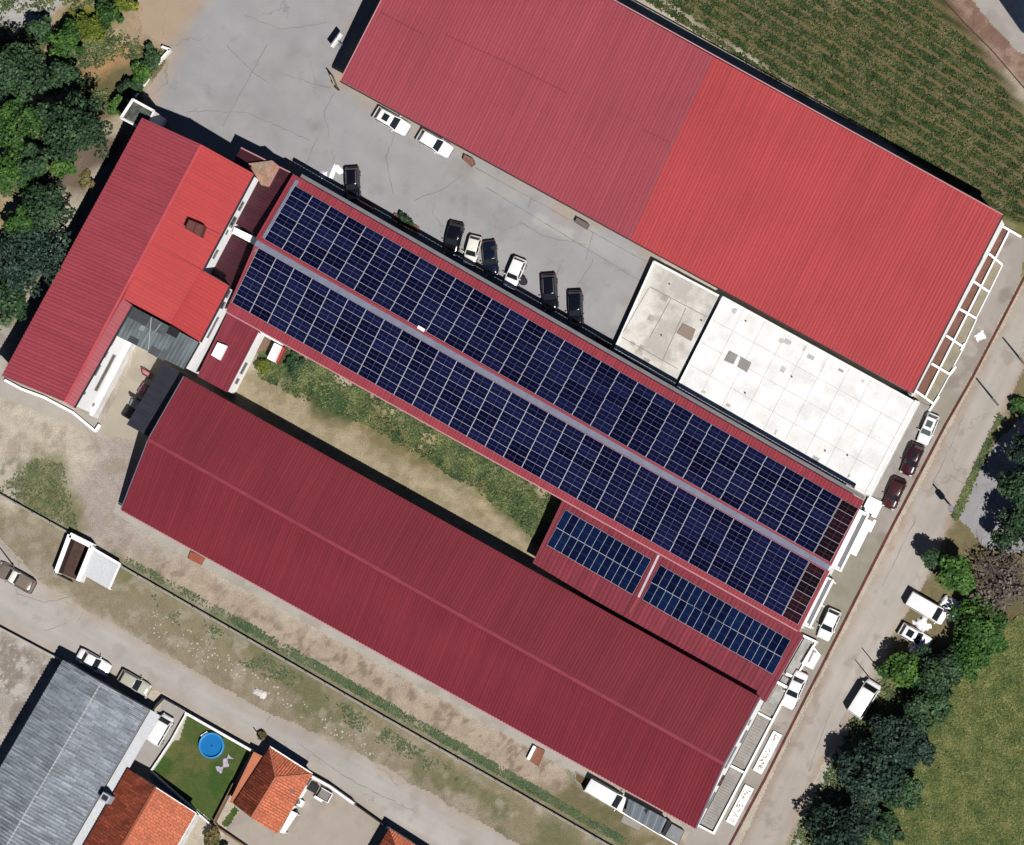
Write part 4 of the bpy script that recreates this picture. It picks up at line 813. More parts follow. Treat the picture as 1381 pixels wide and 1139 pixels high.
# cracks and joints in the yard and the roads
def cracks(name, lines, z, w, m, jit=1.2, seed=0):
    r = random.Random(seed); mb = MB()
    for ln_ in lines:
        pts = []
        for (x0,y0),(x1,y1) in zip(ln_[:-1], ln_[1:]):
            n = max(2, int(math.hypot(x1-x0,y1-y0)/6))
            pts += [(x0+(x1-x0)*k/n+r.uniform(-jit,jit), y0+(y1-y0)*k/n+r.uniform(-jit,jit)) for k in range(n)]
        pts.append(ln_[-1]); P = [W(x,y,z) for x,y in pts]; L_ = []; 
        for i, p in enumerate(P):
            d = (P[min(i+1,len(P)-1)]-P[max(i-1,0)]).normalized(); s_ = Vector((-d.y,d.x,0))*w*r.uniform(.25,.7); L_ += [p-s_, p+s_]
        mb.add(L_, [(2*i,2*i+2,2*i+3,2*i+1) for i in range(len(P)-1)])
    o = mb.build(name, m); o['kind'] = 'structure'; return o
ckm = mat('crack_fill', S(134,130,128), var=.2); jtm = mat('slab_joint', S(146,142,140), var=.15)
cracks('yard_cracks', [[(451,124),(436,152),(441,168),(443,184)],[(428,184),(412,222)],[(621,237),(600,254),(570,264),(560,270)],[(305,60),(349,104),(362,112)],[(384,100),(420,112),(445,118)],[(560,120),(520,210),(530,260)],[(700,300),(740,320),(790,330)],[(330,20),(380,40),(440,30)],[(800,350),(760,420)],[(250,150),(330,150),(420,190)]], .013, .06, ckm)
cracks('yard_joints', [[(640,225),(870,352)],[(655,252),(862,378)],[(800,312),(790,350)],[(716,268),(712,280)],[(760,350),(700,480)],[(360,60),(300,170)]], .012, .09, jtm, .3)
cracks('road_cracks', [[(20,800),(60,812),(110,800)],[(105,838),(112,826)],[(364,966),(360,975)],[(60,850),(90,840)],[(400,1000),(470,1050),(560,1095)],[(1200,720),(1150,810),(1110,900),(1060,1010)],[(1235,700),(1190,790)],[(1300,560),(1255,660)],[(1120,960),(1090,1040)]], .020, .06, mat('road_crack', S(146,138,131), var=.2))
# ------------------------------------------------------------------ SOLAR PANELS
FRM = mat('panel_frame', S(214,214,222), rough=.45, var=.04)
PM = panelmat('panel_navy', (.0010,.0012,.011), (.0048,.0064,.032), (.15,.16,.25), 2, .008)
PMS = panelmat('panel_blue', (.0016,.0028,.016), (.0034,.010,.040), (.03,.04,.09), 1, .003)
PMD = panelmat('panel_red_reflect', (.004,.0025,.004), (.018,.005,.008), (.12,.10,.11), 2, .010)  # red reflection put into the dark glass colour
ORD = ['','first','second','third','fourth','fifth','sixth','seventh','eighth','ninth','tenth','eleventh','twelfth','thirteenth','fourteenth','fifteenth','sixteenth','seventeenth','eighteenth','nineteenth','twentieth']
def ordn(n):
    if n <= 20: return ORD[n]
    return {2:'twenty',3:'thirty'}[n//10]+'-'+ORD[n%10] if n % 10 else {2:'twentieth',3:'thirtieth'}[n//10]
def panel_geo(LX, LY, cm_, fr):
    fw, fy = (.034, .015) if LX > LY else (.016, .022)
    g = MB(); a, b = LX/2-.008, LY/2-.008
    g.prism([(-a,-b,.035),(a,-b,.035),(a,b,.035),(-a,b,.035)], [(-a,-b,.0),(a,-b,.0),(a,b,.0),(-a,b,.0)]); g.uv = [(0,0),(1,0),(1,1),(0,1)]*2
    f = MB()
    for (x0,x1,y0,y1) in ((-a,a,-b,-b+fy),(-a,a,b-fy,b),(-a,-a+fw,-b+fy,b-fy),(a-fw,a,-b+fy,b-fy)):
        f.prism([(x0,y0,.045),(x1,y0,.045),(x1,y1,.045),(x0,y1,.045)], [(x0,y0,-.02),(x1,y0,-.02),(x1,y1,-.02),(x0,y1,-.02)])
    return g, f
def array(c4, nx, ny, m_, label, skip=None):
    A, B, C, D = c4   # A->B along the length, A->D across rows
    proto = None; stuff = MB(); stuff.uv = []
    LX = (B-A).length/nx; LY = (D-A).length/ny
    g, f = panel_geo(LX, LY, m_, FRM); root = thing('solar_array', (A+B+C+D)/4, label, 'solar array', 'solar arrays on the roofs')
    n3 = (B-A).cross(D-A).normalized(); n3 = n3 if n3.z > 0 else -n3
    rails = MB()
    for v in [(j+s)/ny for j in range(ny) for s in (.25,.75)]: bar(rails, A*(1-v)+D*v+n3*.10, B*(1-v)+C*v+n3*.10, .05, .05)
    for i in range(nx):
        for j in range(ny):
            u, v = (i+.5)/nx, (j+.5)/ny; p = (A*(1-u)+B*u)*(1-v)+(D*(1-u)+C*u)*v
            ex = ((B-A)*(1-v)+(C-D)*v).normalized(); ey = ((D-A)*(1-u)+(C-B)*u); ez = ex.cross(ey).normalized()
            if ez.z < 0: ez = -ez
            ey = ez.cross(ex)
            M = Matrix((ex, ey, ez)).transposed().to_4x4(); M.translation = p+ez*.15-root.location
            if skip and skip(i, j):
                stuff.add([M @ Vector(q) for q in g.v], g.f, 0); stuff.uv += g.uv; stuff.add([M @ Vector(q) for q in f.v], f.f, 1); stuff.uv += [(0,0)]*len(f.v)
                continue
            if proto is None:
                o = g.build('solar_panel', m_); fo = f.build('frame', FRM); fo.parent = o; proto = (o, fo)
            else:
                o = proto[0].copy(); COL.objects.link(o); fo = proto[1].copy(); COL.objects.link(fo); fo.parent = o
            o.parent = root; o.matrix_basis = M
    if stuff.v: tag(stuff.build('solar_panels', [m_, FRM], root, True), None, None, None, 'stuff')
    o = rails.build('mounting_rails', DARKM, root); o['kind'] = 'stuff'
UPL = Plane(up[0], up[1], up[2]); LOW = Plane(lo[0], lo[1], lo[2])
uc = [UPL.hit(*p) for p in ((397.9,250.4),(1135,673),(1097.2,746),(356.5,322.8))]
array(uc, 30, 6, PM, 'long navy solar array on the upper roof slope, beside the yard', lambda i, j: i < 14)
lc = [LOW.hit(*p) for p in ((349.2,333.6),(1091.6,756.6),(1055,830),(313,407.7))]
array(lc, 30, 6, PM, 'long navy solar array on the lower roof slope, next to the courtyard', lambda i, j: i < 14)
ud = [UPL.hit(*p) for p in ((1135.6,673.4),(1158,686),(1119.5,758.5),(1097.8,746.4))]
array(ud, 1, 6, PMD, 'column of dark panels with painted red reflection at the right end of the upper slope')
ld = [LOW.hit(*p) for p in ((1092.2,757),(1113.8,769.3),(1076.5,842),(1055.6,830.4))]
array(ld, 1, 6, PMD, 'column of dark panels with painted red reflection at the right end of the lower slope')
a1 = [axp.hit(*p) for p in ((762.6,686.7),(878.5,754.3),(853.5,801.8),(738.4,735))]
array(a1, 12, 2, PMS, 'shorter two-row solar array on the annex, left of the bright divider strip')
a2 = [axp.hit(*p) for p in ((890.2,761),(1066,863.2),(1043,909),(866.8,808.5))]
array(a2, 18, 2, PMS, 'longer two-row solar array on the annex, right of the bright divider strip')
MB().box(UPL.hit(568,443,.2), (.9,.35,.25), -.52).build('junction_box', WHITE, bpy.data.objects['solar_building'])
# ------------------------------------------------------------------ WALLS, FENCES, PLANTERS
def wallthing(name, pts, h, w, m, label, cat, part='wall', posts=None, cap=None, z0=-.1):
    P = [W(x,y,0) for x,y in pts]; t = thing(name, P[0], label, cat); mb = MB()
    for a, b in zip(P[:-1], P[1:]): bar(mb, a+Vector((0,0,h)), b+Vector((0,0,h)), w, h-z0)
    mb.build(part, m, t)
    if cap:
        mb = MB()
        for a, b in zip(P[:-1], P[1:]): bar(mb, a+Vector((0,0,h+.05)), b+Vector((0,0,h+.05)), w+.06, .06)
        mb.build('cap', cap, t)
    if posts:
        mb = MB(); L = 0
        for a, b in zip(P[:-1], P[1:]):
            n = max(1, int((b-a).length/posts))
            for k in range(n+1): q = a.lerp(b, k/n); mb.tube(q, q+Vector((0,0,h+.55)), .03, .03, 6)
            for hz in (.2,.38,.54): mb.tube(a+Vector((0,0,h+hz)), b+Vector((0,0,h+hz)), .008, .008, 4)
        mb.build('wire_rail', DARKM, t)
    return t
KERBW = mat('kerb_pale', S(190,184,174), var=.12)
wallthing('boundary_wall', [(-60,634),(0,666.5),(93,718)], .75, .22, KERBW, 'low pale boundary wall left of the open white bay, dark side towards the grass', 'wall', posts=2.4)
wallthing('boundary_wall', [(164,763.5),(336,862),(520,968),(695,1067),(860,1162),(940,1208)], .75, .22, KERBW, 'long low boundary wall running between the wine red building and the lower road', 'wall', posts=2.4)
wallthing('roadside_wall', [(-40,827),(5,849),(84,891)], 1.0, .25, KERBW, 'low grey wall along the road edge beside the stony lot', 'wall')
wallthing('yard_wall', [(183,131),(203,103)], .9, .28, WHITE, 'short white wall stub between yard and shrubs by the corner block', 'wall')
wallthing('yard_wall', [(214,87),(231,68),(220,64)], .8, .3, WHITE2, 'broken white wall end with brick piece at the edge of the yard', 'wall')
wallthing('garden_wall', [(253.5,962),(342,1012.5)], 1.5, .22, WHITE, 'white wall between the pool lawn and the road', 'wall', cap=WHITE2)
wallthing('garden_wall', [(252,964),(232,1000),(205,1040),(288,1114)], .7, .18, WHITE2, 'low pale wall along the driveway side and bottom of the pool lawn', 'wall')
wallthing('garden_wall', [(317,1057),(291,1108),(297,1117),(345,1150)], 1.0, .2, mat('brown_wall', S(140,112,92), var=.2), 'brown wall between the pool lawn and the tiled hip-roof house', 'wall')
wallthing('driveway_gate', [(207,957),(222,941.5),(253,959)], 1.1, .10, DARKM, 'dark metal gate closing the driveway beside the grey roof house', 'gate', part='gate_panel')
wallthing('courtyard_wall', [(421,1046),(448,1061),(480,1084)], 1.5, .3, WHITE2, 'pale wall with dark roadside face beside the parked trailer', 'wall')
wallthing('sliding_gate', [(481,1085),(520,1113)], 1.3, .08, DARKM, 'thin dark sliding gate between courtyard wall and bottom house', 'gate', part='gate_panel')
wallthing('roadside_wall', [(524,1116),(548,1131),(590,1160)], 1.3, .22, WHITE, 'white wall by the road above the bottom red-tiled corner', 'wall')
# drain line along the street
st_ = [(1440,290),(1380,377),(1311,510),(1275,573),(1204,709),(1131,854),(1075,964),(1031,1052),(984,1140),(950,1210)]
wallthing('drain_kerb', st_, .12, .26, mat('rusty_kerb', S(104,52,42), var=.35, scale=.8, fine=.2), 'long rusty red kerb line between the pavement and the side street', 'kerb')
# planter walls before the large building
t = thing('planter_walls', W(1248,535,0), 'white low walls dividing the planting beds in front of the large building', 'planter')
mb = MB(); H_ = .55; u = lambda x, y, h=H_: W(x, y, h)
bar(mb, u(1361,311), u(1248,535), .15, H_+.1); mb.build('long_wall', WHITE, t); mb = MB()
for a, b in (((1351,304),(1377,319)),((1334,342),(1351,356)),((1313,379),(1334.5,393.5)),((1290,414),(1317,429)),((1276,452),(1300,468)),((1256.5,490),(1280.5,504)),((1234,526),(1259,544))): bar(mb, u(*a,.62), u(*b,.62), .24, .75)
mb.build('cross_wall', WHITE, t); mb = MB()
for a, b in (((1352,357),(1334.5,393)),((1334,394),(1317,428)),((1317,430),(1300,467)),((1300,468),(1281,503)),((1281,505),(1260,543))): bar(mb, u(*a,.2), u(*b,.2), .09, .3)
for a, b in (((1289,494),(1280.5,505)),((1266,534),(1249,560)),((1301,463),(1296,472))): bar(mb, u(*a,.45), u(*b,.45), .22, .5)
mb.build('outer_kerb', WHITE, t)
mb = MB(); P = V3([(1350,305,.14),(1361,311,.14),(1248,535,.14),(1236,529,.14)]); mb.prism([tuple(p) for p in P], [(p.x,p.y,-.1) for p in P]); mb.build('red_soil', mat('bed_redbrown', S(128,90,78), var=.2, scale=1.2, fine=.25, fscale=6, bump=.4), t)
mb = MB(); P = V3([(1352,356,.10),(1340,350,.10),(1248,536,.10),(1259,543,.10)]); mb.prism([tuple(p) for p in P], [(p.x,p.y,-.1) for p in P]); mb.build('tan_soil', mat('bed_tan', S(160,150,130), var=.15, scale=.8, fine=.15, fscale=6, bump=.4), t)
t = thing('forecourt_terrace', W(1180,650,0), 'grey terrace strip with white rim along the right side of the flat roofs', 'terrace')
mb = MB(); P = V3([(1238,541,.2),(1256,548,.2),(1190,672,.2),(1172,668,.2)]); mb.prism([tuple(p) for p in P], [(p.x,p.y,-.1) for p in P]); mb.build('paving', GREYC, t)
mb = MB(); bar(mb, u(1257,547,.5), u(1242,580,.5), .2, .6); bar(mb, u(1236,540,1.9), u(1170,667,1.9), .3, 2.0); bar(mb, u(1239,541,1.2), u(1173,668,1.2), .25, 1.3); mb.build('rim', WHITE2, t)
# ------------------------------------------------------------------ GATE BAY (open white bay and its flat white roof)
t = thing('loading_bay', W(95,780,0), 'open-topped white-walled bay with dark brown interior beside the road', 'building')
g = [W(94,721,1.9), W(124,736,1.9), W(105,783,1.9), W(75,772,1.9)]; mb = MB()
bar(mb, g[0], g[1], .6, 2.0); bar(mb, g[1], g[2], .5, 2.0); bar(mb, g[0], g[3], .5, 2.0); mb.build('wall', WHITE, t)
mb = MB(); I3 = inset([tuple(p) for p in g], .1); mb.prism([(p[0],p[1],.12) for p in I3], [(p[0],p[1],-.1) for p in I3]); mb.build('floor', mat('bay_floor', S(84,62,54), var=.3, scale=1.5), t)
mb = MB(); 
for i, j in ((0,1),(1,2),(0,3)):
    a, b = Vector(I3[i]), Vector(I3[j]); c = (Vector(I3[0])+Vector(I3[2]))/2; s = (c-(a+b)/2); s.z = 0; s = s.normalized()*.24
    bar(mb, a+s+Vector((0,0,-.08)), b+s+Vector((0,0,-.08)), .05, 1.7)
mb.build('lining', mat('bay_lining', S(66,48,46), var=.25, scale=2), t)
mb = MB(); bar(mb, W(77,774,.5), W(97,784,.5), .15, .5); mb.tube(W(74,771,0), W(74,771,2.1), .08, .08, 8); mb.build('threshold', DARKM, t)
t = thing('white_canopy', W(140,780,0), 'flat pale white canopy roof attached to the open bay', 'canopy')
g = [W(125,739,1.6), W(162,760.5,1.6), W(147,794.5,1.6), W(111.5,774.5,1.6)]; MB().prism([tuple(p) for p in g], [(p.x,p.y,p.z-.14) for p in g]).build('roof', mat('canopy_white', S(222,226,230), var=.04, scale=1.0), t)
mb = MB(); bar(mb, g[0]+Vector((0,0,.05)), g[1]+Vector((0,0,.05)), .22, .24); bar(mb, g[1]+Vector((0,0,.03)), g[2]+Vector((0,0,.03)), .16, .2); mb.build('edge', WHITE, t)
mb = MB()
for p in g: q = p.lerp(sum(g,Vector())/4, .06); mb.tube((q.x,q.y,-.1), (q.x,q.y,1.5), .07, .07, 8)
mb.build('post', WHITE, t)
# ------------------------------------------------------------------ HOUSES LOWER LEFT
hq = V3([(85,889.5,4.3),(200,956,4.3),(136.5,921,5.5)]); dr = (W(133.6,1070,4.3)-W(200,956,4.3)).normalized(); LN = 30
t = thing('grey_roof_house', Vector((hq[1].x,hq[1].y,0)), 'house with weathered grey tiled gable roof and pale side wall at lower left', 'house')
E = [v+dr*LN for v in hq]
corr('roof', [hq[0],E[0],E[2],hq[2]], RG, t, .42, .11, wob=.05); corr('roof', [hq[1],E[1],E[2],hq[2]], RG, t, .42, .11, wob=.05)
mb = MB(); bar(mb, hq[2]+Vector((0,0,.09)), E[2]+Vector((0,0,.09)), .16, .1); mb.build('ridge_cap', mat('ridge_pale', S(206,206,210)), t)
walls('wall', [tuple(p) for p in (hq[0],hq[2],hq[1],E[1],E[2],E[0])], WHITE2, t, .15, .15)
mb = MB(); bar(mb, hq[1]+Vector((.1,0,0)), E[1]+Vector((.1,0,0)), .18, .16); mb.build('gutter', GUT, t)
mb = MB(); nrm = Vector((-dr.y,dr.x,0)); nrm = nrm if nrm.x > 0 else -nrm
p, q_ = hq[1]+nrm*.75, E[1]+nrm*.75; bar(mb, Vector((p.x,p.y,3.5)), Vector((q_.x,q_.y,3.5)), 1.3, .18); mb.build('side_ledge', mat('ledge_white', S(222,226,230), var=.05), t)
I4 = inset([tuple(p) for p in (hq[0],hq[2],hq[1],E[1],E[2],E[0])], .15)
c = W(143,1076,5.6); mb = MB().box((c.x,c.y,4.6), (1.1,1.0,3.0), -.5); chh = mb.build('chimney', mat('chimney_block', S(190,196,206), var=.1), t); MB().box((c.x,c.y,6.14), (.7,.6,.12), -.5).build('chimney_pot', DARKM, chh)
# terracotta house
rz_ = 5.2; a = W(210,1061.5,rz_); b = W(165.4,1139,rz_); dr = (b-a).normalized(); le = W(172,1036,4.0); re = W(264.5,1096.5,4.0); LN = 22
t = thing('tiled_house', Vector((re.x,re.y,0)), 'house with orange gable roof, darker tiles on its left slope, below the pool lawn', 'house')
corr('roof', [le,le+dr*LN,a+dr*LN,a], RTD, t, .34, .05).__setitem__('label', 'dark brown-orange slope'); corr('roof', [re,re+dr*LN,a+dr*LN,a], RT, t, .34, .05).__setitem__('label', 'bright orange slope')
mb = MB(); bar(mb, a+Vector((0,0,.12)), a+dr*LN+Vector((0,0,.12)), .26, .14); mb.build('ridge_cap', RT, t)
walls('wall', [tuple(p) for p in (le,a,re,re+dr*LN,a+dr*LN,le+dr*LN)], WHITE2, t, .3, .2)
mb = MB(); bar(mb, re+Vector((.04,0,.05)), re+dr*LN+Vector((.04,0,.05)), .12, .14); bar(mb, a+Vector((0,0,.06)), re+Vector((0,0,.06)), .1, .16); mb.build('edge_trim', WHITE2, t)
# hip roof house
ap = W(372.3,1048.5,5.0); an = W(339.5,1103,5.0); tl = W(364,1007.5,3.3); tr_ = W(421.3,1044.3,3.3); br = W(373.7,1124.5,3.3); bl_ = W(315,1084,3.3)
t = thing('hip_roof_house', Vector((br.x,br.y,0)), 'small house with orange tiled hip roof beside the pool lawn and road', 'house')
def slope(nm, pts, m, label=None):
    """tiled slope: barrel tile rows clipped to a polygon; first edge is the eave"""
    P = [Vector(p) for p in pts]; e = (P[1]-P[0]); L = e.length; e.normalize(); n = e.cross(P[2]-P[0]).normalized(); n = n if n.z > 0 else -n
    f = n.cross(e); f = f if f.dot(P[2]-P[0]) > 0 else -f
    q = [((p-P[0]).dot(e), (p-P[0]).dot(f)) for p in P]; k = len(q); u0 = min(x for x, _ in q); u1 = max(x for x, _ in q)
    def top(u):
        ys = []
        for i in range(k):
            (xa,ya),(xb,yb) = q[i], q[(i+1)%k]
            if abs(xb-xa) > 1e-6 and min(xa,xb)-1e-6 <= u <= max(xa,xb)+1e-6: ys.append(ya+(yb-ya)*(u-xa)/(xb-xa))
        return (min(ys), max(ys)) if ys else (0,0)
    per = .30; nn_ = int((u1-u0)/per*4); vs = []; uv = []; fs = []
    for i in range(nn_+1):
        u = u0+(u1-u0)*i/nn_; y0, y1 = top(u); h = (0,.055,.075,.055)[i%4]
        for y in (y0,y1): vs.append(P[0]+e*u+f*y+n*(h+.01)); uv.append((u, y))
    fs = [(2*i,2*i+2,2*i+3,2*i+1) for i in range(nn_)]
    if e.cross(f).z < 0: fs = [tuple(reversed(x)) for x in fs]
    mb = MB(); mb.add(vs, fs); mb.prism([tuple(p-n*.005) for p in P], [tuple(p-n*.12) for p in P]); uv += [(0,0)]*(2*k); mb.uv = uv
    o = mb.build(nm, m, t); 
    if label: o['label'] = label
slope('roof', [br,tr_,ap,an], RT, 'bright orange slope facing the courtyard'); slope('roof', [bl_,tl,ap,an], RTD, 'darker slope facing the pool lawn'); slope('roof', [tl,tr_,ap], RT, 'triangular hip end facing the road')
mb = MB(); bar(mb, ap+Vector((0,0,.14)), an+Vector((0,0,.14)), .26, .14); bar(mb, ap+Vector((0,0,.14)), tr_+Vector((0,0,.14)), .24, .14); bar(mb, ap+Vector((0,0,.14)), tl+Vector((0,0,.14)), .24, .14); mb.build('hip_cap', mat('hip_cap_tile', S(200,120,92), var=.2, scale=3), t)
walls('wall', [tuple(p) for p in (tl,tr_,br,an,bl_)], WHITE, t, .3, .15)
mb = MB(); bar(mb, tl+Vector((0,.08,.05)), tr_+Vector((0,.08,.05)), .16, .14); mb.build('edge_trim', WHITE, t)
lp = V3([(342.3,1013.5,2.7),(356,1021,2.9),(315.5,1084.5,2.9),(309.5,1081,2.7)]); corr('lean_to_roof', [lp[1],lp[2],lp[3],lp[0]], mat('roof_pale_orange', S(224,140,104), var=.06, scale=1), t, .3, .03); walls('lean_to_wall', [tuple(p) for p in lp], WHITE2, t, .1, .1)
mb = MB(); pl_ = Plane(br, tr_, ap); mb.tube(pl_.hit(391,1065,.1), pl_.hit(396.5,1068,.1), .12, .12, 6); mb.build('solar_tube', GUT, t)
I5 = inset([tuple(p) for p in (tl,tr_,br,an,bl_)], .3); a_, b_ = Vector(I5[2]), Vector(I5[1])
for u0,u1,k in ((1.0,2.4,'window'),(3.4,4.4,'door'),(6.2,7.4,'window')): opening(t, a_, b_, u0, u1, 0 if k=='door' else 1, 2.2, k, FRAME, BROWN if k=='door' else PANE)
g = V3([(377.5,1122,2.0),(383,1124,2.0),(401,1097,2.0),(393,1093,2.0)]); tq = thing('porch_slab', Vector((g[0].x,g[0].y,0)), 'white flat porch slab against the courtyard wall of the hip-roof house', 'porch'); MB().prism([tuple(p) for p in g], [(p.x,p.y,1.85) for p in g]).build('slab', WHITE, tq); mb = MB()
for p in g: q = p.lerp(sum(g,Vector())/4, .1); mb.tube((q.x,q.y,0), (q.x,q.y,1.86), .06, .06, 8)
mb.build('post', WHITE, tq)
# bottom house corner
a = W(525,1121,4.6); b = W(560,1142,3.2); c = W(507,1146,3.2); mb_ = [W(525,1118,3.2)]
t = thing('corner_house', W(535,1150,0), 'corner of a red tiled hip roof at the bottom edge beside the sliding gate', 'house')
e0 = W(525,1117,3.2); e1 = e0+(W(480,1195,3.2)-e0); e2 = e0+Vector((9,-5.4,0)); apx = W(516,1168,4.8)
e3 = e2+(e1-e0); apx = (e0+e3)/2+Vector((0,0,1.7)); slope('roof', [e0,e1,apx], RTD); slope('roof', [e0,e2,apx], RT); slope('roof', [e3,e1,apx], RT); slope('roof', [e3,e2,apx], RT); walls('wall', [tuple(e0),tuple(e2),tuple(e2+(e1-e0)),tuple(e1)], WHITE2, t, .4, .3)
# ------------------------------------------------------------------ POOL AND GARDEN THINGS
c = W(286.5,1005.5,0); t = thing('paddling_pool', c, 'round blue above-ground pool on the lawn', 'pool')
mb = MB(); n = 40; R0, R1, h = 1.52, 1.34, .72
vs = []; 
for r, z in ((R0*.98,0),(R0*1.03,.35),(R0,h),(R0*.96,h+.05),(R1,h),(R1,.05)): vs += [(c.x+r*math.cos(2*math.pi*i/n), c.y+r*math.sin(2*math.pi*i/n), z) for i in range(n)]
mb.add(vs, [(j*n+i, j*n+(i+1)%n, (j+1)*n+(i+1)%n, (j+1)*n+i) for j in range(5) for i in range(n)]); mb.build('liner', mat('pool_blue', S(70,160,226), rough=.35, var=.06, scale=2), t, smooth=True)
mb = MB(); vs = [(c.x+R1*1.01*math.cos(2*math.pi*i/n), c.y+R1*1.01*math.sin(2*math.pi*i/n), .42) for i in range(n)]; mb.add(vs, [tuple(range(n))]); mb.build('water', mat('pool_water', S(40,128,200), rough=.05, var=.05, fine=0, spec=.5), t)
MB().tube((c.x,c.y,.42), (c.x,c.y,.47), .1, .06, 10).build('floating_dispenser', DARKM, t)
p = W(277,991,0); t = thing('pool_pump', p, 'white pump box at the upper left rim of the pool', 'pump'); mb = MB().box((p.x,p.y,.22), (.9,.4,.44), .6); mb.build('housing', WHITE, t); MB().tube((p.x+.1,p.y-.1,.44), (p.x+.1,p.y-.1,.62), .14, .1, 10).build('cap', GUT, t)
p = W(303,1030,0); t = thing('laundry_heap', p, 'crumpled lilac-white cloth lying on the lawn near the pool', 'cloth'); rr = random.Random(4); V_, Q_ = [], []
nx_, ny_ = 16, 6; dx_ = Vector((math.cos(.95), math.sin(.95), 0)); dy_ = Vector((-dx_.y, dx_.x, 0))
for i in range(nx_):
    for j in range(ny_): w_ = .30+.22*math.sin(i*.9); V_.append(Vector((0,0,.03+.13*rr.random()))+dx_*((i/(nx_-1)-.5)*2.3+rr.uniform(-.05,.05))+dy_*((j/(ny_-1)-.5)*2*w_+.16*math.sin(i*.7)+rr.uniform(-.05,.05)))
Q_ = [(i*ny_+j,(i+1)*ny_+j,(i+1)*ny_+j+1,i*ny_+j+1) for i in range(nx_-1) for j in range(ny_-1)]
npmesh('sheet', [tuple(v) for v in V_], Q_, mat('lilac_cloth', S(196,184,204), var=.2, scale=3), t)
# ------------------------------------------------------------------ SMALL OBJECTS
def brickbox(name, pts, z, label, cat, m, top=None):
    P = V3([(x,y,z) for x,y in pts]); t = thing(name, Vector((P[0].x,P[0].y,0)), label, cat); MB().prism([tuple(p) for p in P], [(p.x,p.y,-.1) for p in P]).build('base', m, t)
    I = inset([tuple(p) for p in P], .12); MB().prism([(p[0],p[1],z+.015) for p in I], [(p[0],p[1],z-.1) for p in I]).build('top', top or m, t); return t
brickbox('planter_box', [(464,260.5),(497,271.5),(505,277),(501.5,284.5),(493,281),(462,266)], .45, 'pinkish brick planter bed behind the black car by the solar building', 'planter', mat('pink_brick', S(160,110,112), var=.15, scale=3, fine=.25, fscale=14), mat('pink_paver', S(158,108,112), var=.2, scale=2, fine=.3, fscale=12))
t = brickbox('planter_box', [(532,287),(565,306),(562,314),(529,297)], .5, 'brick planter with a dark shrub between two groups of parked cars', 'planter', BRICK, mat('planter_soil', S(70,58,50), var=.3, scale=4))
brickbox('planter_box', [(803,452),(826,464),(823,475),(800,463)], .4, 'dark planter bed at the end of the yard next to the flat roof', 'planter', GREYC, mat('planter_soil2', S(74,66,58), var=.3, scale=4))
brickbox('brick_step', [(257,743),(276,752),(271,762),(253.2,753)], .35, 'orange brick landing against the wine red building, near its left end', 'step', BRICK, mat('brick_top', S(170,92,70), var=.15, scale=4, fine=.25, fscale=14))
t = brickbox('brick_step', [(723,1006),(734.5,1012),(725.6,1033.5),(713,1025)], .35, 'brown brick landing with white side wall, near the right end of the wine red building', 'step', BRICK, mat('brick_top2', S(150,104,82), var=.15, scale=4, fine=.25, fscale=14)); mb = MB(); bar(mb, W(721,1006,.7), W(712,1024,.7), .35, .8); mb.build('side_wall', WHITE, t)
t = brickbox('soil_pit', [(776,1040),(795,1050),(788,1063),(775,1052)], .15, 'brown sunken bed next to the parked white van behind the wine red building', 'planter', GREYC, mat('pit_soil', S(112,92,64), var=.3, scale=3))
t = brickbox('end_wall', [(795,1049),(800,1049.5),(792,1066),(787,1064)], 1.0, 'red brick end wall beside the parked white van', 'wall', mat('end_brick', S(170,120,104), var=.1))
wallthing('low_kerb', [(788,1066),(842,1097),(914,1139)], .35, .16, WHITE, 'white kerb running along both parked vans behind the wine red building', 'kerb')
t = brickbox('concrete_apron', [(841,1099),(866,1112),(862,1120),(837,1108)], .1, 'grey concrete apron outside the white kerb', 'paving', GREYC)
t = brickbox('wall_unit', [(778,293),(794,302),(790,308),(775,299)], .9, 'brown grated box against the large building wall', 'vent', mat('grate_brown', S(120,108,104), var=.2, scale=5))
brickbox('wall_unit', [(626,208),(638,214),(640,220),(634,224),(624,215)], .8, 'rusty stack of pallets against the large building wall', 'pallets', mat('pallet_rust', S(140,100,88), var=.35, scale=4))
# signboard, gate leaf by the warehouse corner
def post_thing(name, x, y, h, label, cat, r=.09, m=None):
    p = W(x,y,0); t = thing(name, p, label, cat); MB().tube(p-Vector((0,0,.1)), p+Vector((0,0,h)), r, r*.7, 10).build('pole', m or GREYC, t); return t, p
t, p = post_thing('hoop_stand', 463, 61, 2.9, 'white board on a post beside the shaded end of the large building', 'board', .07, FRAME)
MB().box((p.x-.25,p.y+.1,2.5), (1.9,.12,1.1), .95).build('board', WHITE, t); MB().box((p.x,p.y,.08), (1.1,.6,.16), .4).build('foot', FRAME, t)
t = thing('gate_leaf', W(452,115,0), 'beige metal gate leaf standing open at the corner of the large building', 'gate'); a, b = W(450,104,0), W(457,121,0); mb = MB(); bar(mb, a+Vector((0,0,2.1)), b+Vector((0,0,2.1)), .12, 2.0); mb.build('panel', mat('gate_beige', S(196,188,170), var=.1), t); mb = MB(); mb.tube(a, a+Vector((0,0,2.4)), .09, .09, 8); mb.tube(b, b+Vector((0,0,2.4)), .12, .12, 8); mb.build('post', DARKM, t)
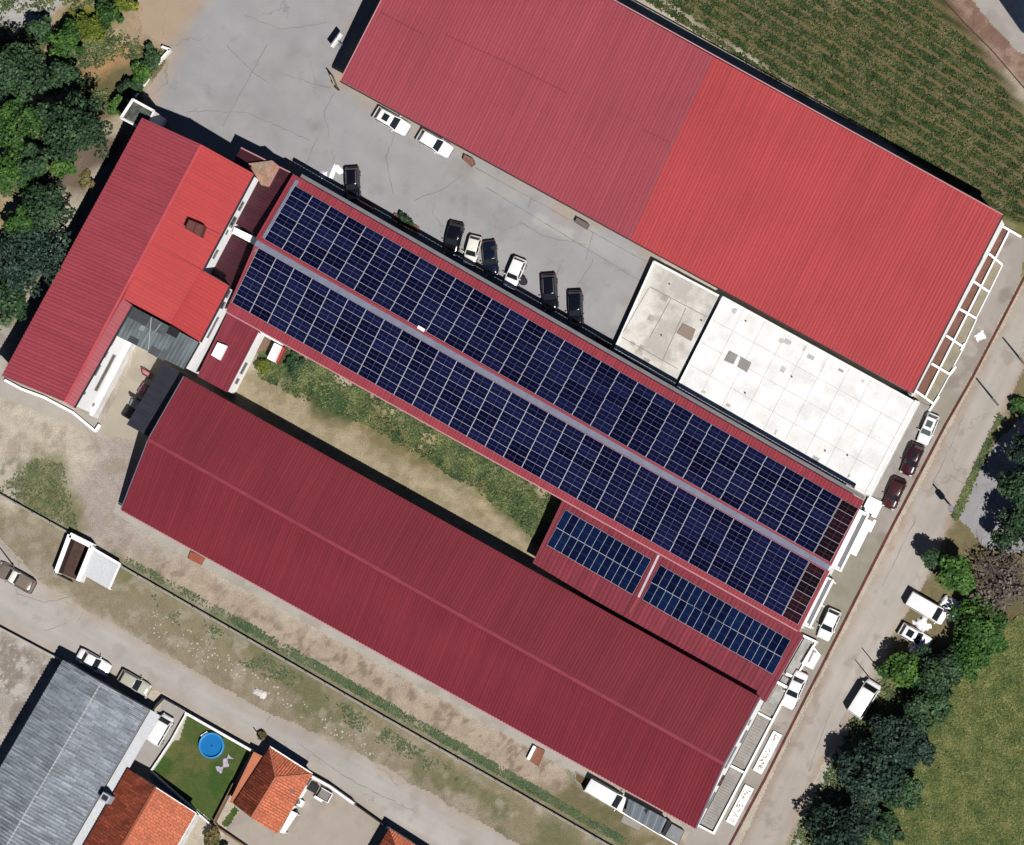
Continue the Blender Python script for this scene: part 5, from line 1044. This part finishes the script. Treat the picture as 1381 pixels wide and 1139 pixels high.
def tarp(name, x, y, sx, sy, rz, label, cat, m, seed, h=.25, pts=(10,8)):
    p = W(x,y,0); t = thing(name, p, label, cat, None, rz); r = np.random.default_rng(seed); nx, ny = pts; V = []; 
    for i in range(nx):
        for j in range(ny):
            a = (i/(nx-1)-.5)*2; b = (j/(ny-1)-.5)*2; e = max(abs(a),abs(b)); V.append((a*sx/2*(1+.15*r.normal()*(e>.9)), b*sy/2*(1+.15*r.normal()*(e>.9)), h*(1-e**3)+.06*h*r.normal()+.03))
    o = npmesh('sheet', V, [(i*ny+j,(i+1)*ny+j,(i+1)*ny+j+1,i*ny+j+1) for i in range(nx-1) for j in range(ny-1)], m); o.parent = t; return t
WT = mat('white_plastic', (.78,.78,.78), rough=.5, var=.06, scale=2)
tarp('plastic_sheet', 449, 232, .6, 1.7, -.4, 'narrow white plastic sheet on the yard beside the black car', 'sheet', WT, 1, .12); tarp('plastic_sheet', 457, 229, 1.1, .7, -.7, 'square white plastic sheet touching the narrow one, beside the black car', 'sheet', WT, 2, .12); tarp('plastic_sheet', 437, 236, .9, .8, .2, 'rounded white bag at the shadow edge of the solar building', 'bag', WT, 3, .2)
t = thing('waste_bin', W(707,380,0), 'dark oval bin beside the white black-roofed car', 'bin'); p = W(707,380,0); MB().tube(p, p+Vector((0,0,.9)), .42, .5, 14).build('body', DARKM, t); MB().tube(p+Vector((0,0,.9)), p+Vector((0,0,.97)), .52, .46, 14).build('lid', DARKM, t)
tarp('debris_pile', 350, 934, 1.6, .9, -.5, 'white rubble heap on the road verge', 'rubble', mat('rubble_white', S(226,220,212), var=.2, scale=4), 5, .25)
tarp('debris_pile', 1322, 453, 1.1, .9, .5, 'white crumpled sheet on the pavement by the rusty kerb', 'sheet', WT, 6, .2)
# patio furniture / roof bits in the inner yard
t = thing('timber_rack', W(185,545,0), 'dark slatted rack lying in the inner yard of the left building', 'rack'); g = V3([(172,546,.5),(182,551,.5),(174,565,.5),(164,559,.5)]); mb = MB()
for k in range(7): a = g[0].lerp(g[1],k/6); b = g[3].lerp(g[2],k/6); bar(mb, a, b, .1, .08)
for k in range(6): a = g[0].lerp(g[3],k/5); b = g[1].lerp(g[2],k/5); bar(mb, a+Vector((0,0,-.06)), b+Vector((0,0,-.06)), .08, .06)
mb.build('slats', DARKM, t); mb = MB()
for p in g: mb.tube((p.x,p.y,0), (p.x,p.y,.42), .04, .04, 6)
mb.build('leg', DARKM, t)
t = thing('metal_bench', W(181,533,0), 'shiny grey bench with dark back in the inner yard', 'bench'); g = V3([(177,537,.5),(189,543,.5),(184,552,.5),(174,546,.5)]); MB().prism([tuple(p) for p in g],[(p.x,p.y,.42) for p in g]).build('seat', GUT, t); g2 = V3([(175,530,.95),(189,538,.95),(188,541,.9),(174,533,.9)]); MB().prism([tuple(p) for p in g2],[(p.x,p.y,p.z-.5) for p in g2]).build('backrest', DARKM, t); mb = MB()
for p in g: mb.tube((p.x,p.y,0), (p.x,p.y,.43), .035, .035, 6)
mb.build('leg', DARKM, t)
def redmark(name, pts, label, m):
    mb = MB(); P = [W(x,y,0) for x,y in pts]
    t = thing(name, P[0], label, 'chairs'); mb = MB()
    for a, b in zip(P, P[1:]+P[:1]): mb.tube(a+Vector((0,0,.75)), b+Vector((0,0,.75)), .06, .06, 6); mb.tube((a.x,a.y,0), (a.x,a.y,.76), .05, .05, 6)
    mb.build('frame', m, t); mb = MB(); mb.prism([(p.x,p.y,.45) for p in P], [(p.x,p.y,.40) for p in P]); mb.build('seat', mat('seat_rose', S(190,140,148)), t)
redmark('garden_table', [(193,497),(199,500),(206,505),(203,510),(194,505)], 'dark red framed garden table by the courtyard wall', mat('paint_red', S(150,40,60))); redmark('garden_table', [(196,517),(201,520),(194,534),(188,530)], 'mauve framed garden table nearer the shiny bench', mat('paint_mauve', S(150,96,120)))

# annex end terrace
t = thing('annex_terrace', W(1065,890,0), 'weathered grey and white terrace at the end wall of the annex', 'terrace'); mb = MB()
for pts, z in (([(1086,858),(1098,864),(1070,914),(1058,908)],.5),([(1056,911),(1068,917),(1048,952),(1036,946)],.4)): P = V3([(x,y,z) for x,y in pts]); mb.prism([tuple(p) for p in P],[(p.x,p.y,-.1) for p in P])
mb.build('paving', mat('terrace_stained', S(176,174,170), var=.25, scale=1.5), t); mb = MB(); bar(mb, W(1083,857,.9), W(1102,866,.9), .25, 1.0); bar(mb, W(1060,908,.8), W(1072,914,.8), .3, .9); bar(mb, W(1100,866,.7), W(1050,955,.7), .16, .8); mb.build('rim', WHITE, t)
t = thing('roof_slab', W(1092,880,0), 'white flat slab with grey marks beside the annex terrace', 'slab'); P = V3([(1096,870,1.2),(1106,882,1.2),(1095,902,1.2),(1081,895,1.2)]); MB().prism([tuple(p) for p in P],[(p.x,p.y,-.1) for p in P]).build('slab', WHITE, t); mb = MB(); bar(mb, W(1097,878,1.23), W(1090,893,1.23), .25, .03); bar(mb, W(1096,876,1.23), W(1101,880,1.23), .22, .03); mb.build('stain_strip', GREYC, t)
# dark pond sheet and wire fence at the far corner
t = thing('tarpaulin_cover', W(1375,15,0), 'dark blue tarpaulin cover at the top right corner beside the concrete lane', 'cover'); P = V3([(1340,-12,.9),(1400,-12,.9),(1400,50,.9),(1378,42,.9)]); MB().prism([tuple(p) for p in P],[(p.x,p.y,-.1) for p in P]).build('cover', mat('cover_blue', S(20,34,52), rough=.4, var=.3, scale=1), t)
t = wallthing('wire_fence', [(1262,-12),(1300,30),(1338,68),(1381,118),(1400,140)], .08, .14, mat('fence_rust', S(96,66,58), var=.2), 'thin brown wire fence crossing the earth strip beyond the crop rows', 'fence', posts=3.0, part='base_strip')
# ------------------------------------------------------------------ VEHICLES
pw = vmat('white', (.62,.62,.62)); pk = vmat('black', (.0035,.004,.007), .16); pn = vmat('navy', (.004,.006,.016), .16); pm = vmat('maroon', S(66,22,34)); pb = vmat('brown', S(76,38,38)); pg = vmat('grey', S(120,128,138), .4); pc = vmat('cream', (.56,.55,.50)); po = vmat('olive_white', S(196,196,180))
YG = 'vehicles parked in the yard'; SG = 'vehicles parked along the side street'; RGp = 'vehicles parked on the lower road'
vehicle('parked_car', 528, 163, 1, .58, 'hatch', pw, 'white car with glass sunroof parked under the large roof edge', 'car', 4.6, 1.8, 1.5, YG, sunroof=True)
vehicle('parked_car', 586, 193, 1, .58, 'hatch', pw, 'plain white car under the large roof edge, right of the sunroof car', 'car', 4.5, 1.78, 1.5, YG)
vehicle('parked_car', 475.5, 247, .03, 1, 'suv', pk, 'black car over the pink planter bed near the white plastic sheets', 'car', 3.9, 1.76, 1.7, YG, rack=True)
vehicle('parked_car', 611.5, 321, -.26, 1, 'hatch', pk, 'black rounded car, first left of the small silver-white car', 'car', 3.9, 1.85, 1.5, YG)
vehicle('parked_car', 637, 337, -.28, 1, 'hatch', pc, 'small silver-white car squeezed between two dark cars', 'car', 3.5, 1.6, 1.45, YG)
vehicle('parked_car', 661, 348, .08, 1, 'sedan', pn, 'dark blue saloon right of the small silver-white car', 'car', 4.2, 1.74, 1.42, YG)
vehicle('parked_car', 694, 368, -.42, 1, 'suv', pw, 'white car with black windscreen frame beside the oval bin', 'car', 3.8, 1.74, 1.6, YG)
vehicle('parked_car', 741.5, 394, .05, 1, 'suv', pk, 'black estate car with roof rails, second from the flat white roof', 'car', 4.4, 1.84, 1.7, YG, rack=True)
vehicle('parked_car', 776.5, 416, .02, 1, 'suv', pk, 'black car nearest the flat white roof', 'car', 4.3, 1.72, 1.6, YG)
vehicle('parked_car', 1251.5, 578, -.40, .92, 'hatch', pw, 'small white car with large greenish glass near the planter beds', 'car', 3.7, 1.55, 1.45, SG, sunroof=True, glass=mat('green_glass', S(96,112,110), rough=.08, var=.1, fine=0, spec=.6))
vehicle('parked_car', 1230, 619, -.40, .92, 'hatch', pm, 'dark maroon car with black roof glass by the flat white roof', 'car', 3.8, 1.72, 1.5, SG, sunroof=True)
vehicle('parked_car', 1206, 665, -.42, .92, 'hatch', pb, 'brown car below the maroon one by the flat white roof corner', 'car', 3.7, 1.72, 1.5, SG)
vehicle('parked_car', 1118, 842, -.42, .92, 'hatch', pw, 'white hatchback partly beside the white porch of the solar building', 'car', 3.7, 1.72, 1.5, SG)
vehicle('parked_car', 1071.5, 930, -.42, .92, 'sedan', pw, 'white saloon beside the annex end wall', 'car', 4.5, 1.72, 1.42, SG)
vehicle('parked_van', 1166, 942, .53, -.85, 'van', pw, 'tall white van standing on the street beside the dark trees', 'van', 4.5, 2.0, 2.1)
vehicle('parked_car', 1234, 858, .87, .5, 'hatch', pw, 'pale white car with dark sunroof nosing under the trees', 'car', 3.9, 1.75, 1.5, sunroof=True, roofpaint=pw)
vehicle('parked_van', 1250, 820, .87, .5, 'van', pw, 'white van with blank roof parked beside the green bushes', 'van', 4.8, 1.95, 2.0)
vehicle('pickup_truck', 21, 779, -.87, -.5, 'pickup', vmat('taupe', S(140,126,116)), 'white-roofed taupe pickup with open grey load bed on the lower road', 'pickup', 5.0, 1.85, 1.7, RGp, roofpaint=pc)
vehicle('parked_car', 126, 893, .87, .5, 'sedan', pw, 'white saloon at the upper corner of the grey tiled roof', 'car', 4.4, 1.75, 1.45, RGp)
vehicle('parked_car', 181, 921, .87, .5, 'hatch', po, 'off-white car in front of the grey tiled roof, nearer the driveway gate', 'car', 4.1, 1.7, 1.5, RGp)
vehicle('pickup_truck', 217, 984, .5, -.87, 'van', pw, 'white-topped small van in the driveway beside the grey roof house', 'van', 3.8, 1.7, 1.8)
vehicle('parked_van', 818, 1072, .87, .5, 'van', pw, 'white van tight behind the wine red building', 'van', 5.0, 1.9, 2.0)
t = thing('low_shed', W(890,1128,0), 'low shed with grey flat sheet roof tight behind the wine red building', 'shed')
def block(name, pts, z, h, m, par): P = V3([(x,y,z) for x,y in pts]); return MB().prism([tuple(p) for p in P], [(p.x,p.y,p.z-h) for p in P]).build(name, m, par)
sr = V3([(848,1077,1.95),(899,1104.5,1.95),(889.5,1125,1.85),(842.5,1097,1.85)]); corr('roof', [sr[0],sr[1],sr[2],sr[3]], mat('shed_grey', S(116,124,134), rough=.5, var=.10, scale=.8, streak=(1.2,.2,.2)), t, .9, .03)
walls('wall', [tuple(p) for p in sr], WHITE2, t, .15, .1); block('hatch', [(869,1093),(873,1090),(875,1092),(871,1098)], 2.1, .12, DARKM, t)
block('yard_slab', [(906,1111),(922,1120),(914,1137),(897,1127)], .9, 1.0, mat('slab_grey', S(150,152,156), var=.15, scale=2), t); block('service_gap', [(901,1106.5),(905,1109),(896,1127),(892,1125)], 1.2, 1.3, DARKM, t)
# small trailer with tarpaulin box
p = W(437,1071,0); t = thing('trailer', p, 'small trailer with grey load bed and white drawbar behind the courtyard wall', 'trailer', None, -.5)
mb = MB().box((.3,0,.62), (1.5,1.15,.10)); mb.build('bed', mat('bed_plate', S(150,142,140), var=.2), t, True); mb = MB()
for s in (-1,1): mb.box((.3,s*.6,.8), (1.5,.06,.4))
mb.box((1.05,0,.8), (.06,1.15,.4)); mb.build('side_board', WT, t, True); MB().box((-.2,-.75,.5), (1.1,.3,.25)).build('drawbar', WT, t, True)
for s in (-1,1): MB().tube((.3,s*.62,.28), (.3,s*.78,.28), .28, .28, 14).build('wheel', DARKM, t, True)
p = W(422,1061,0); t = thing('covered_crate', p, 'black tarpaulin-covered crate next to the trailer', 'crate', None, -.5); MB().box((0,0,.4), (1.4,.9,.8)).build('crate', DARKM, t, True); MB().box((0,0,.83), (1.5,1.0,.06)).build('tarpaulin', mat('tarp_black', (.012,.012,.014), rough=.5), t, True)
p = W(405,1082,0); t = thing('washing_machine', p, 'white appliance against the hip-roof house wall', 'appliance', None, -.5); MB().box((0,0,.5), (1.0,.8,1.0)).build('cabinet', WT, t, True); MB().tube((0,0,1.0), (0,0,1.04), .28, .26, 14).build('lid', FRAME, t, True)
p = W(398,1093,0); t = thing('gas_bottle', p, 'dark grey box with hose beside the white appliance', 'box', None, -.5); MB().box((0,0,.45), (.55,.5,.9)).build('box', DARKM, t, True); MB().tube((0,0,.9), (0,.1,1.1), .05, .04, 8).build('hose', BROWN, t, True)
tarp('tarpaulin', 1279, 814, 2.0, 1.7, -.5, 'white tarpaulin spread right behind the white van', 'tarpaulin', WT, 11, .9, (12,10)); tarp('tarpaulin', 1288, 827, 2.0, 1.6, .3, 'ragged white tarpaulin among the bushes, farthest from the street', 'tarpaulin', WT, 12, .5, (12,10)); tarp('tarpaulin', 1244, 842, 1.5, 1.6, .5, 'small white tarpaulin between the white van and the pale car', 'tarpaulin', WT, 13, .6, (10,8))
tarp('tarpaulin', 1238, 877, 2.0, 1.0, -.4, 'torn white cover lying below the pale car at the bushes', 'tarpaulin', WT, 14, .4, (10,8))
# ------------------------------------------------------------------ POLES
def pole(x, y, h, label, arms=1, box=False, name='utility_pole', r=.13):
    t, p = post_thing(name, x, y, h, label, 'pole', r, mat('pole_concrete', S(150,144,134), var=.1)); mb = MB()
    for k in range(arms): mb.box((p.x, p.y, h-.3-k*.6), (1.5,.1,.1), .6)
    if arms: mb.build('crossarm', DARKM, t); 
    if arms:
        mb = MB()
        for s in (-.65,0,.65): mb.tube((p.x+s*math.cos(.6),p.y+s*math.sin(.6),h-.25), (p.x+s*math.cos(.6),p.y+s*math.sin(.6),h-.05), .05, .04, 8)
        mb.build('insulator', FRAME, t)
    if box: MB().tube((p.x+.1,p.y-.3,h-2.4), (p.x+.1,p.y-.3,h-1.2), .36, .36, 12).build('transformer', FRAME, t)
    return t
pole(1346,546,6.6,'concrete utility pole at the street edge, below the planter beds',0); pole(1381,490,6.4,'concrete utility pole at the right picture edge',0); pole(1286,687,6.2,'pole with grey transformer at the bend of the side street',0,True); pole(1173,914,4.4,'thin pole beside the tall white van',0,r=.07,name='street_pole'); pole(1182,898,4.4,'thin pole by the bush just above the tall white van',0,r=.07,name='street_pole'); pole(18,762,5.6,'pole beside the pale pickup on the lower road',0,name='street_pole',r=.09); pole(355,998,3.2,'short pole at the road edge behind the hip-roof house',0,name='street_pole',r=.08)
# ------------------------------------------------------------------ TREES
LD = leafmat('leaf_dark', S(26,48,28), S(46,76,46), S(90,122,78)); LB = leafmat('leaf_blue_dark', S(22,40,34), S(38,64,52), S(78,104,86)); LG_ = leafmat('leaf_green', S(34,62,24), S(58,98,38), S(112,150,64)); LGB = leafmat('leaf_grey_brown', S(78,68,64), S(116,104,98), S(150,138,130)); LL_ = leafmat('leaf_lime', S(70,84,26), S(110,124,40), S(160,168,66)); LBR = leafmat('leaf_dry', S(70,66,40), S(110,102,62), S(150,138,88)); TW = mat('grey_twig', S(120,108,102), var=.2, scale=4)
TG = 'trees left of the main house'; TR_ = 'trees along the far side of the street'
tree(24,98,54,10,LD,'biggest dark tree at the upper left edge, below the pale paving',group=TG); tree(18,168,42,8,LG_,'mid green tree at the left edge below the biggest dark tree',group=TG); tree(66,158,36,7,LD,'small green tree between two dark crowns left of the corner block',group=TG,name='bush',cat='bush'); tree(104,174,56,9.5,LD,'broad dark tree nearest the corner block',group=TG); tree(10,228,40,7,LG_,'bright green tree at the left edge above the dry patch',group=TG); tree(66,276,47,8,LD,'dark tree beside the upper half of the rose roof',group=TG); tree(46,348,58,9,LB,'blue-black tree touching the left slope of the rose roof',group=TG); tree(14,408,34,5,LD,'low dark tree below the blue-black one',group=TG); tree(88,54,34,5,LG_,'green shrub left of the lime shrubs',group=TG,name='bush',cat='bush')
tree(118,38,28,2.6,LL_,'lime green shrub mass near the pale paving',name='bush',cat='bush'); tree(148,16,26,3,LG_,'dark green shrub at the top edge beside the dirt path',name='bush',cat='bush'); tree(170,4,22,2.5,LL_,'yellow-green shrub at the top edge nearest the yard',name='bush',cat='bush'); tree(205,78,22,2.2,LD,'shrub next to the broken white wall end',name='bush',cat='bush'); tree(192,100,22,2.0,LG_,'shrub below the one at the broken white wall',name='bush',cat='bush'); tree(176,118,20,2.0,LD,'shrub above the corner block',name='bush',cat='bush'); tree(158,140,18,2.0,LG_,'small shrub left of the corner block',name='bush',cat='bush'); tree(84,100,34,6,LD,'green bush against the biggest dark tree',name='bush',cat='bush'); tree(118,244,16,1.6,LBR,'dry shrub between two dark trees beside the path',name='bush',cat='bush')
tree(1390,606,34,9,LB,'dark tree at the right edge, topmost beside the driveway',group=TR_); tree(1384,660,44,9.5,LD,'dark tree at the right edge below the topmost one',group=TR_); tree(1374,712,42,8.5,LD,'dark tree right of the driveway end',group=TR_); tree(1288,772,36,7,LG_,'bright green tree above the white tarpaulins',group=TR_); tree(1350,786,52,5.5,LGB,'bare greyish bush with tangled twigs at the right edge',group=TR_,dens=.16,bare=True,bark=TW,name='bush',cat='bush'); tree(1320,840,42,5,LG_,'green bush right of the tarpaulins',name='bush',cat='bush'); tree(1300,882,42,5.5,LG_,'green bush beside the torn white cover',name='bush',cat='bush'); tree(1264,905,42,6.5,LD,'mid green tree between the pale car and the meadow',group=TR_); tree(1224,902,34,5.5,LG_,'dark tree just below the pale car',group=TR_); tree(1248,952,38,6.5,LD,'tree between the tall van and the meadow',group=TR_); tree(1204,996,42,8.5,LB,'blue-dark tree below the tall van',group=TR_); tree(1230,1012,32,6,LB,'small dark tree against the meadow edge',group=TR_); tree(1176,1050,52,9.5,LB,'broad blue-dark tree next to the lower street',group=TR_); tree(1216,1062,36,6,LD,'dark bush between broad tree and meadow',name='bush',cat='bush'); tree(1134,1124,52,9,LB,'lowest blue-dark tree at the bottom edge',group=TR_); tree(1190,1120,30,4,LD,'dark bush at the bottom edge right of the lowest tree',name='bush',cat='bush'); tree(1192,905,14,2.5,LG_,'small round bush at the street edge above the tall van',name='bush',cat='bush'); tree(1258,752,22,5.5,LD,'dark bush at the corner of side street and driveway',name='bush',cat='bush'); tree(1336,860,30,3,LG_,'low bush at the top corner of the meadow',name='bush',cat='bush')
tree(395,492,17,1.6,LD,'dark shrub beside the red flank of the patio',name='bush',cat='bush'); tree(352,492,13,1.4,LL_,'yellow-green shrub below the patio',name='bush',cat='bush'); tree(546,296,12,1.3,LD,'dark shrub in the brick planter',name='bush',cat='bush'); tree(1375,545,16,1.8,LG_,'green shrub at the right edge by the street',name='bush',cat='bush'); tree(352,992,8,.9,LBR,'tiny dark bush at the foot of the short pole',name='bush',cat='bush'); tree(286,1128,20,2.0,LBR,'brownish shrub below the pool lawn corner',name='bush',cat='bush'); tree(300,1150,18,2.0,LG_,'green shrub at the bottom edge below the lawn',name='bush',cat='bush')
tree(48,40,26,5,LD,'dark tree at the edge of the pale paving at upper left',group=TG); tree(44,222,34,7,LD,'dark tree filling the gap left of the broad dark tree',group=TG); tree(84,222,24,5,LG_,'small green tree under the broad dark tree',group=TG,name='bush',cat='bush'); tree(30,300,30,6.5,LG_,'mid green tree between the dry patch and the blue-black tree',group=TG)
# ------------------------------------------------------------------ GROUND PLANTS
GR = leafmat('grass_mixed', S(62,86,42), S(104,116,60), S(150,146,90)); GF = leafmat('crop_leaf', S(37,58,25), S(70,90,45), S(156,142,100)); GC = leafmat('weed_leaf', S(40,64,40), S(78,98,58), S(140,146,92)); GG = leafmat('fence_grass_leaf', S(62,88,58), S(86,108,72), S(124,136,94))
def field_w(X, Y, q):
    a, b = W(900,0), W(1352,290); d = (b-a).normalized(); off = -(X-a.x)*d.y+(Y-a.y)*d.x
    return .04+.96*(.5+.5*np.sin(off*2*math.pi/1.3+1.1*(fbm(X,Y,.12,3,1)-.5)))**2.2
tufts('crop_rows', scatter([(842,-14),(1235,-14),(1310,60),(1400,190),(1400,312),(1354,285)], 15000, field_w),   .26, .20, GF, 'rows of weedy green and dry crop plants behind the large building', 'crop', 4, .09)
tufts('meadow_grass', scatter([(1290,890),(1345,840),(1400,830),(1400,1160),(1130,1160),(1215,1085),(1245,1000)], 20000, lambda X, Y, q: .35+.65*fbm(X,Y,.35,3,2)), .26, .34, GR, 'olive meadow grass right of the tree row', 'grass', 4, .07)
tufts('courtyard_weeds', scatter([(350,476),(392,470),(480,515),(760,674),(730,735),(690,695),(600,635),(500,575),(420,545),(352,508)], 6500, lambda X, Y, q: np.clip((fbm(X,Y,.45,4,1)-.40)*4,0.05,1)), .24, .24, GC, 'leafy weeds growing in the sandy courtyard', 'weeds', 4, .10)
tufts('verge_grass', scatter([(1347,560),(1352,562),(1292,700),(1284,697)], 500), .2, .25, GC, 'green verge between street and driveway', 'grass', 4, .09)
tufts('fence_grass', np.vstack([scatter([(166,758),(345,858),(700,1060),(850,1145),(858,1138),(705,1050),(350,848),(170,750)], 4200, lambda X, Y, q: np.clip((fbm(X,Y,.3,3,3)-.35)*4,.1,1)), scatter([(-10,660),(48,618),(85,625),(106,716),(60,695)], 700), scatter([(200,795),(345,875),(560,1005),(640,1055),(640,1075),(560,1030),(340,905),(220,830)], 700, lambda X, Y, q: np.clip((fbm(X,Y,.4,3,3)-.45)*5,0,1))]), .09, .16, GG, 'green grass growing along the boundary wall', 'grass', 3, .06)
tufts('lane_grass', scatter([(1153,966),(1195,905),(1262,880),(1320,860),(1290,900),(1240,1000),(1200,1100),(1120,1140),(1066,1140)], 2500), .3, .3, GC, 'wild grass and weeds under the tree row', 'grass', 4, .1)
tufts('waste_ground_plants', scatter([(-14,-14),(175,-14),(190,60),(228,72),(180,135),(120,160),(60,250),(60,340),(-14,470)], 2600, lambda X, Y, q: np.clip((fbm(X,Y,.25,4,2)-.47)*6,0,1)), .3, .3, GC, 'wild undergrowth on the waste ground at upper left', 'undergrowth', 4, .1)
# litter stones as scattered gravel
def stones(name, poly, n, s, m, label):
    P = scatter(poly, n); r = RNG; k = len(P); sz = s*(.4+r.random(k)**2*1.4); V = []; Q = []
    base = np.array([(-1,-1,0),(1,-1,0),(1,1,0),(-1,1,0),(-.6,-.6,1),(.6,-.6,1),(.6,.6,1),(-.6,.6,1)])*.5
    an = r.random(k)*6.28; c, sn = np.cos(an), np.sin(an)
    X = base[None,:,0]*sz[:,None]*(.7+.6*r.random((k,1))); Y = base[None,:,1]*sz[:,None]; Z = base[None,:,2]*sz[:,None]*.7
    V = np.stack([P[:,0:1]+X*c[:,None]-Y*sn[:,None], P[:,1:2]+X*sn[:,None]+Y*c[:,None], P[:,2:3]+Z-.01], 2).reshape(-1,3)
    f = np.array([(4,5,6,7),(0,1,5,4),(1,2,6,5),(2,3,7,6),(3,0,4,7)]); Q = (np.arange(k)[:,None,None]*8+f[None]).reshape(-1,4)
    tag(npmesh(name, V, Q, m), label, 'stones', None, 'stuff')
stones('verge_stones', [(200,815),(330,895),(500,1000),(520,1030),(330,925),(200,850)], 260, .15, mat('pale_stone', S(200,190,176), var=.2, scale=4), 'pale stones scattered along the road verge')
stones('yard_stones', [(-14,520),(90,570),(160,600),(140,680),(60,620),(-14,620)], 160, .10, MATS['pale_stone'], 'pale stones scattered on the bare yard at lower left')
stones('lot_stones', [(-14,850),(60,885),(-14,1000)], 120, .15, MATS['pale_stone'], 'pale stones scattered on the empty lot')
# ------------------------------------------------------------------ LIGHT, CAMERA
EL = math.radians(58.6); sx, sy = .63, -.775; k = math.hypot(sx, sy); sx /= k; sy /= k
tos = Vector((sx*math.cos(EL), sy*math.cos(EL), math.sin(EL)))
sun = bpy.data.lights.new('sun', 'SUN'); sun.energy = 5.0; sun.angle = math.radians(.53); sun.color = (1,.965,.92)
so = bpy.data.objects.new('sun', sun); COL.objects.link(so); so.rotation_euler = tos.to_track_quat('Z', 'Y').to_euler(); so.location = tos*200
w = bpy.data.worlds.new('World'); scene.world = w; w.use_nodes = True; nt = w.node_tree
sk = nt.nodes.new('ShaderNodeTexSky'); sk.sky_type = 'NISHITA'; sk.sun_disc = False; sk.altitude = 1500; sk.air_density = .45; sk.dust_density = 0; sk.ozone_density = 3; sk.sun_elevation = EL; sk.sun_rotation = math.atan2(sx, sy)
bg = nt.nodes['Background']; bg.inputs['Strength'].default_value = .05; nt.links.new(sk.outputs[0], bg.inputs[0])
cd = bpy.data.cameras.new('camera'); co = bpy.data.objects.new('camera', cd); COL.objects.link(co)
M = Matrix((XC, YC, ZC)).transposed().to_4x4(); M.translation = CAM; co.matrix_world = M
cd.sensor_fit = 'HORIZONTAL'; cd.sensor_width = 36; cd.lens = 36*F/1381; cd.clip_start = 10; cd.clip_end = 4000
scene.camera = co; scene.cycles.diffuse_bounces = 1
vs = scene.view_settings; vs.view_transform = 'Standard'; vs.look = 'None'; vs.exposure = .35; vs.gamma = 1
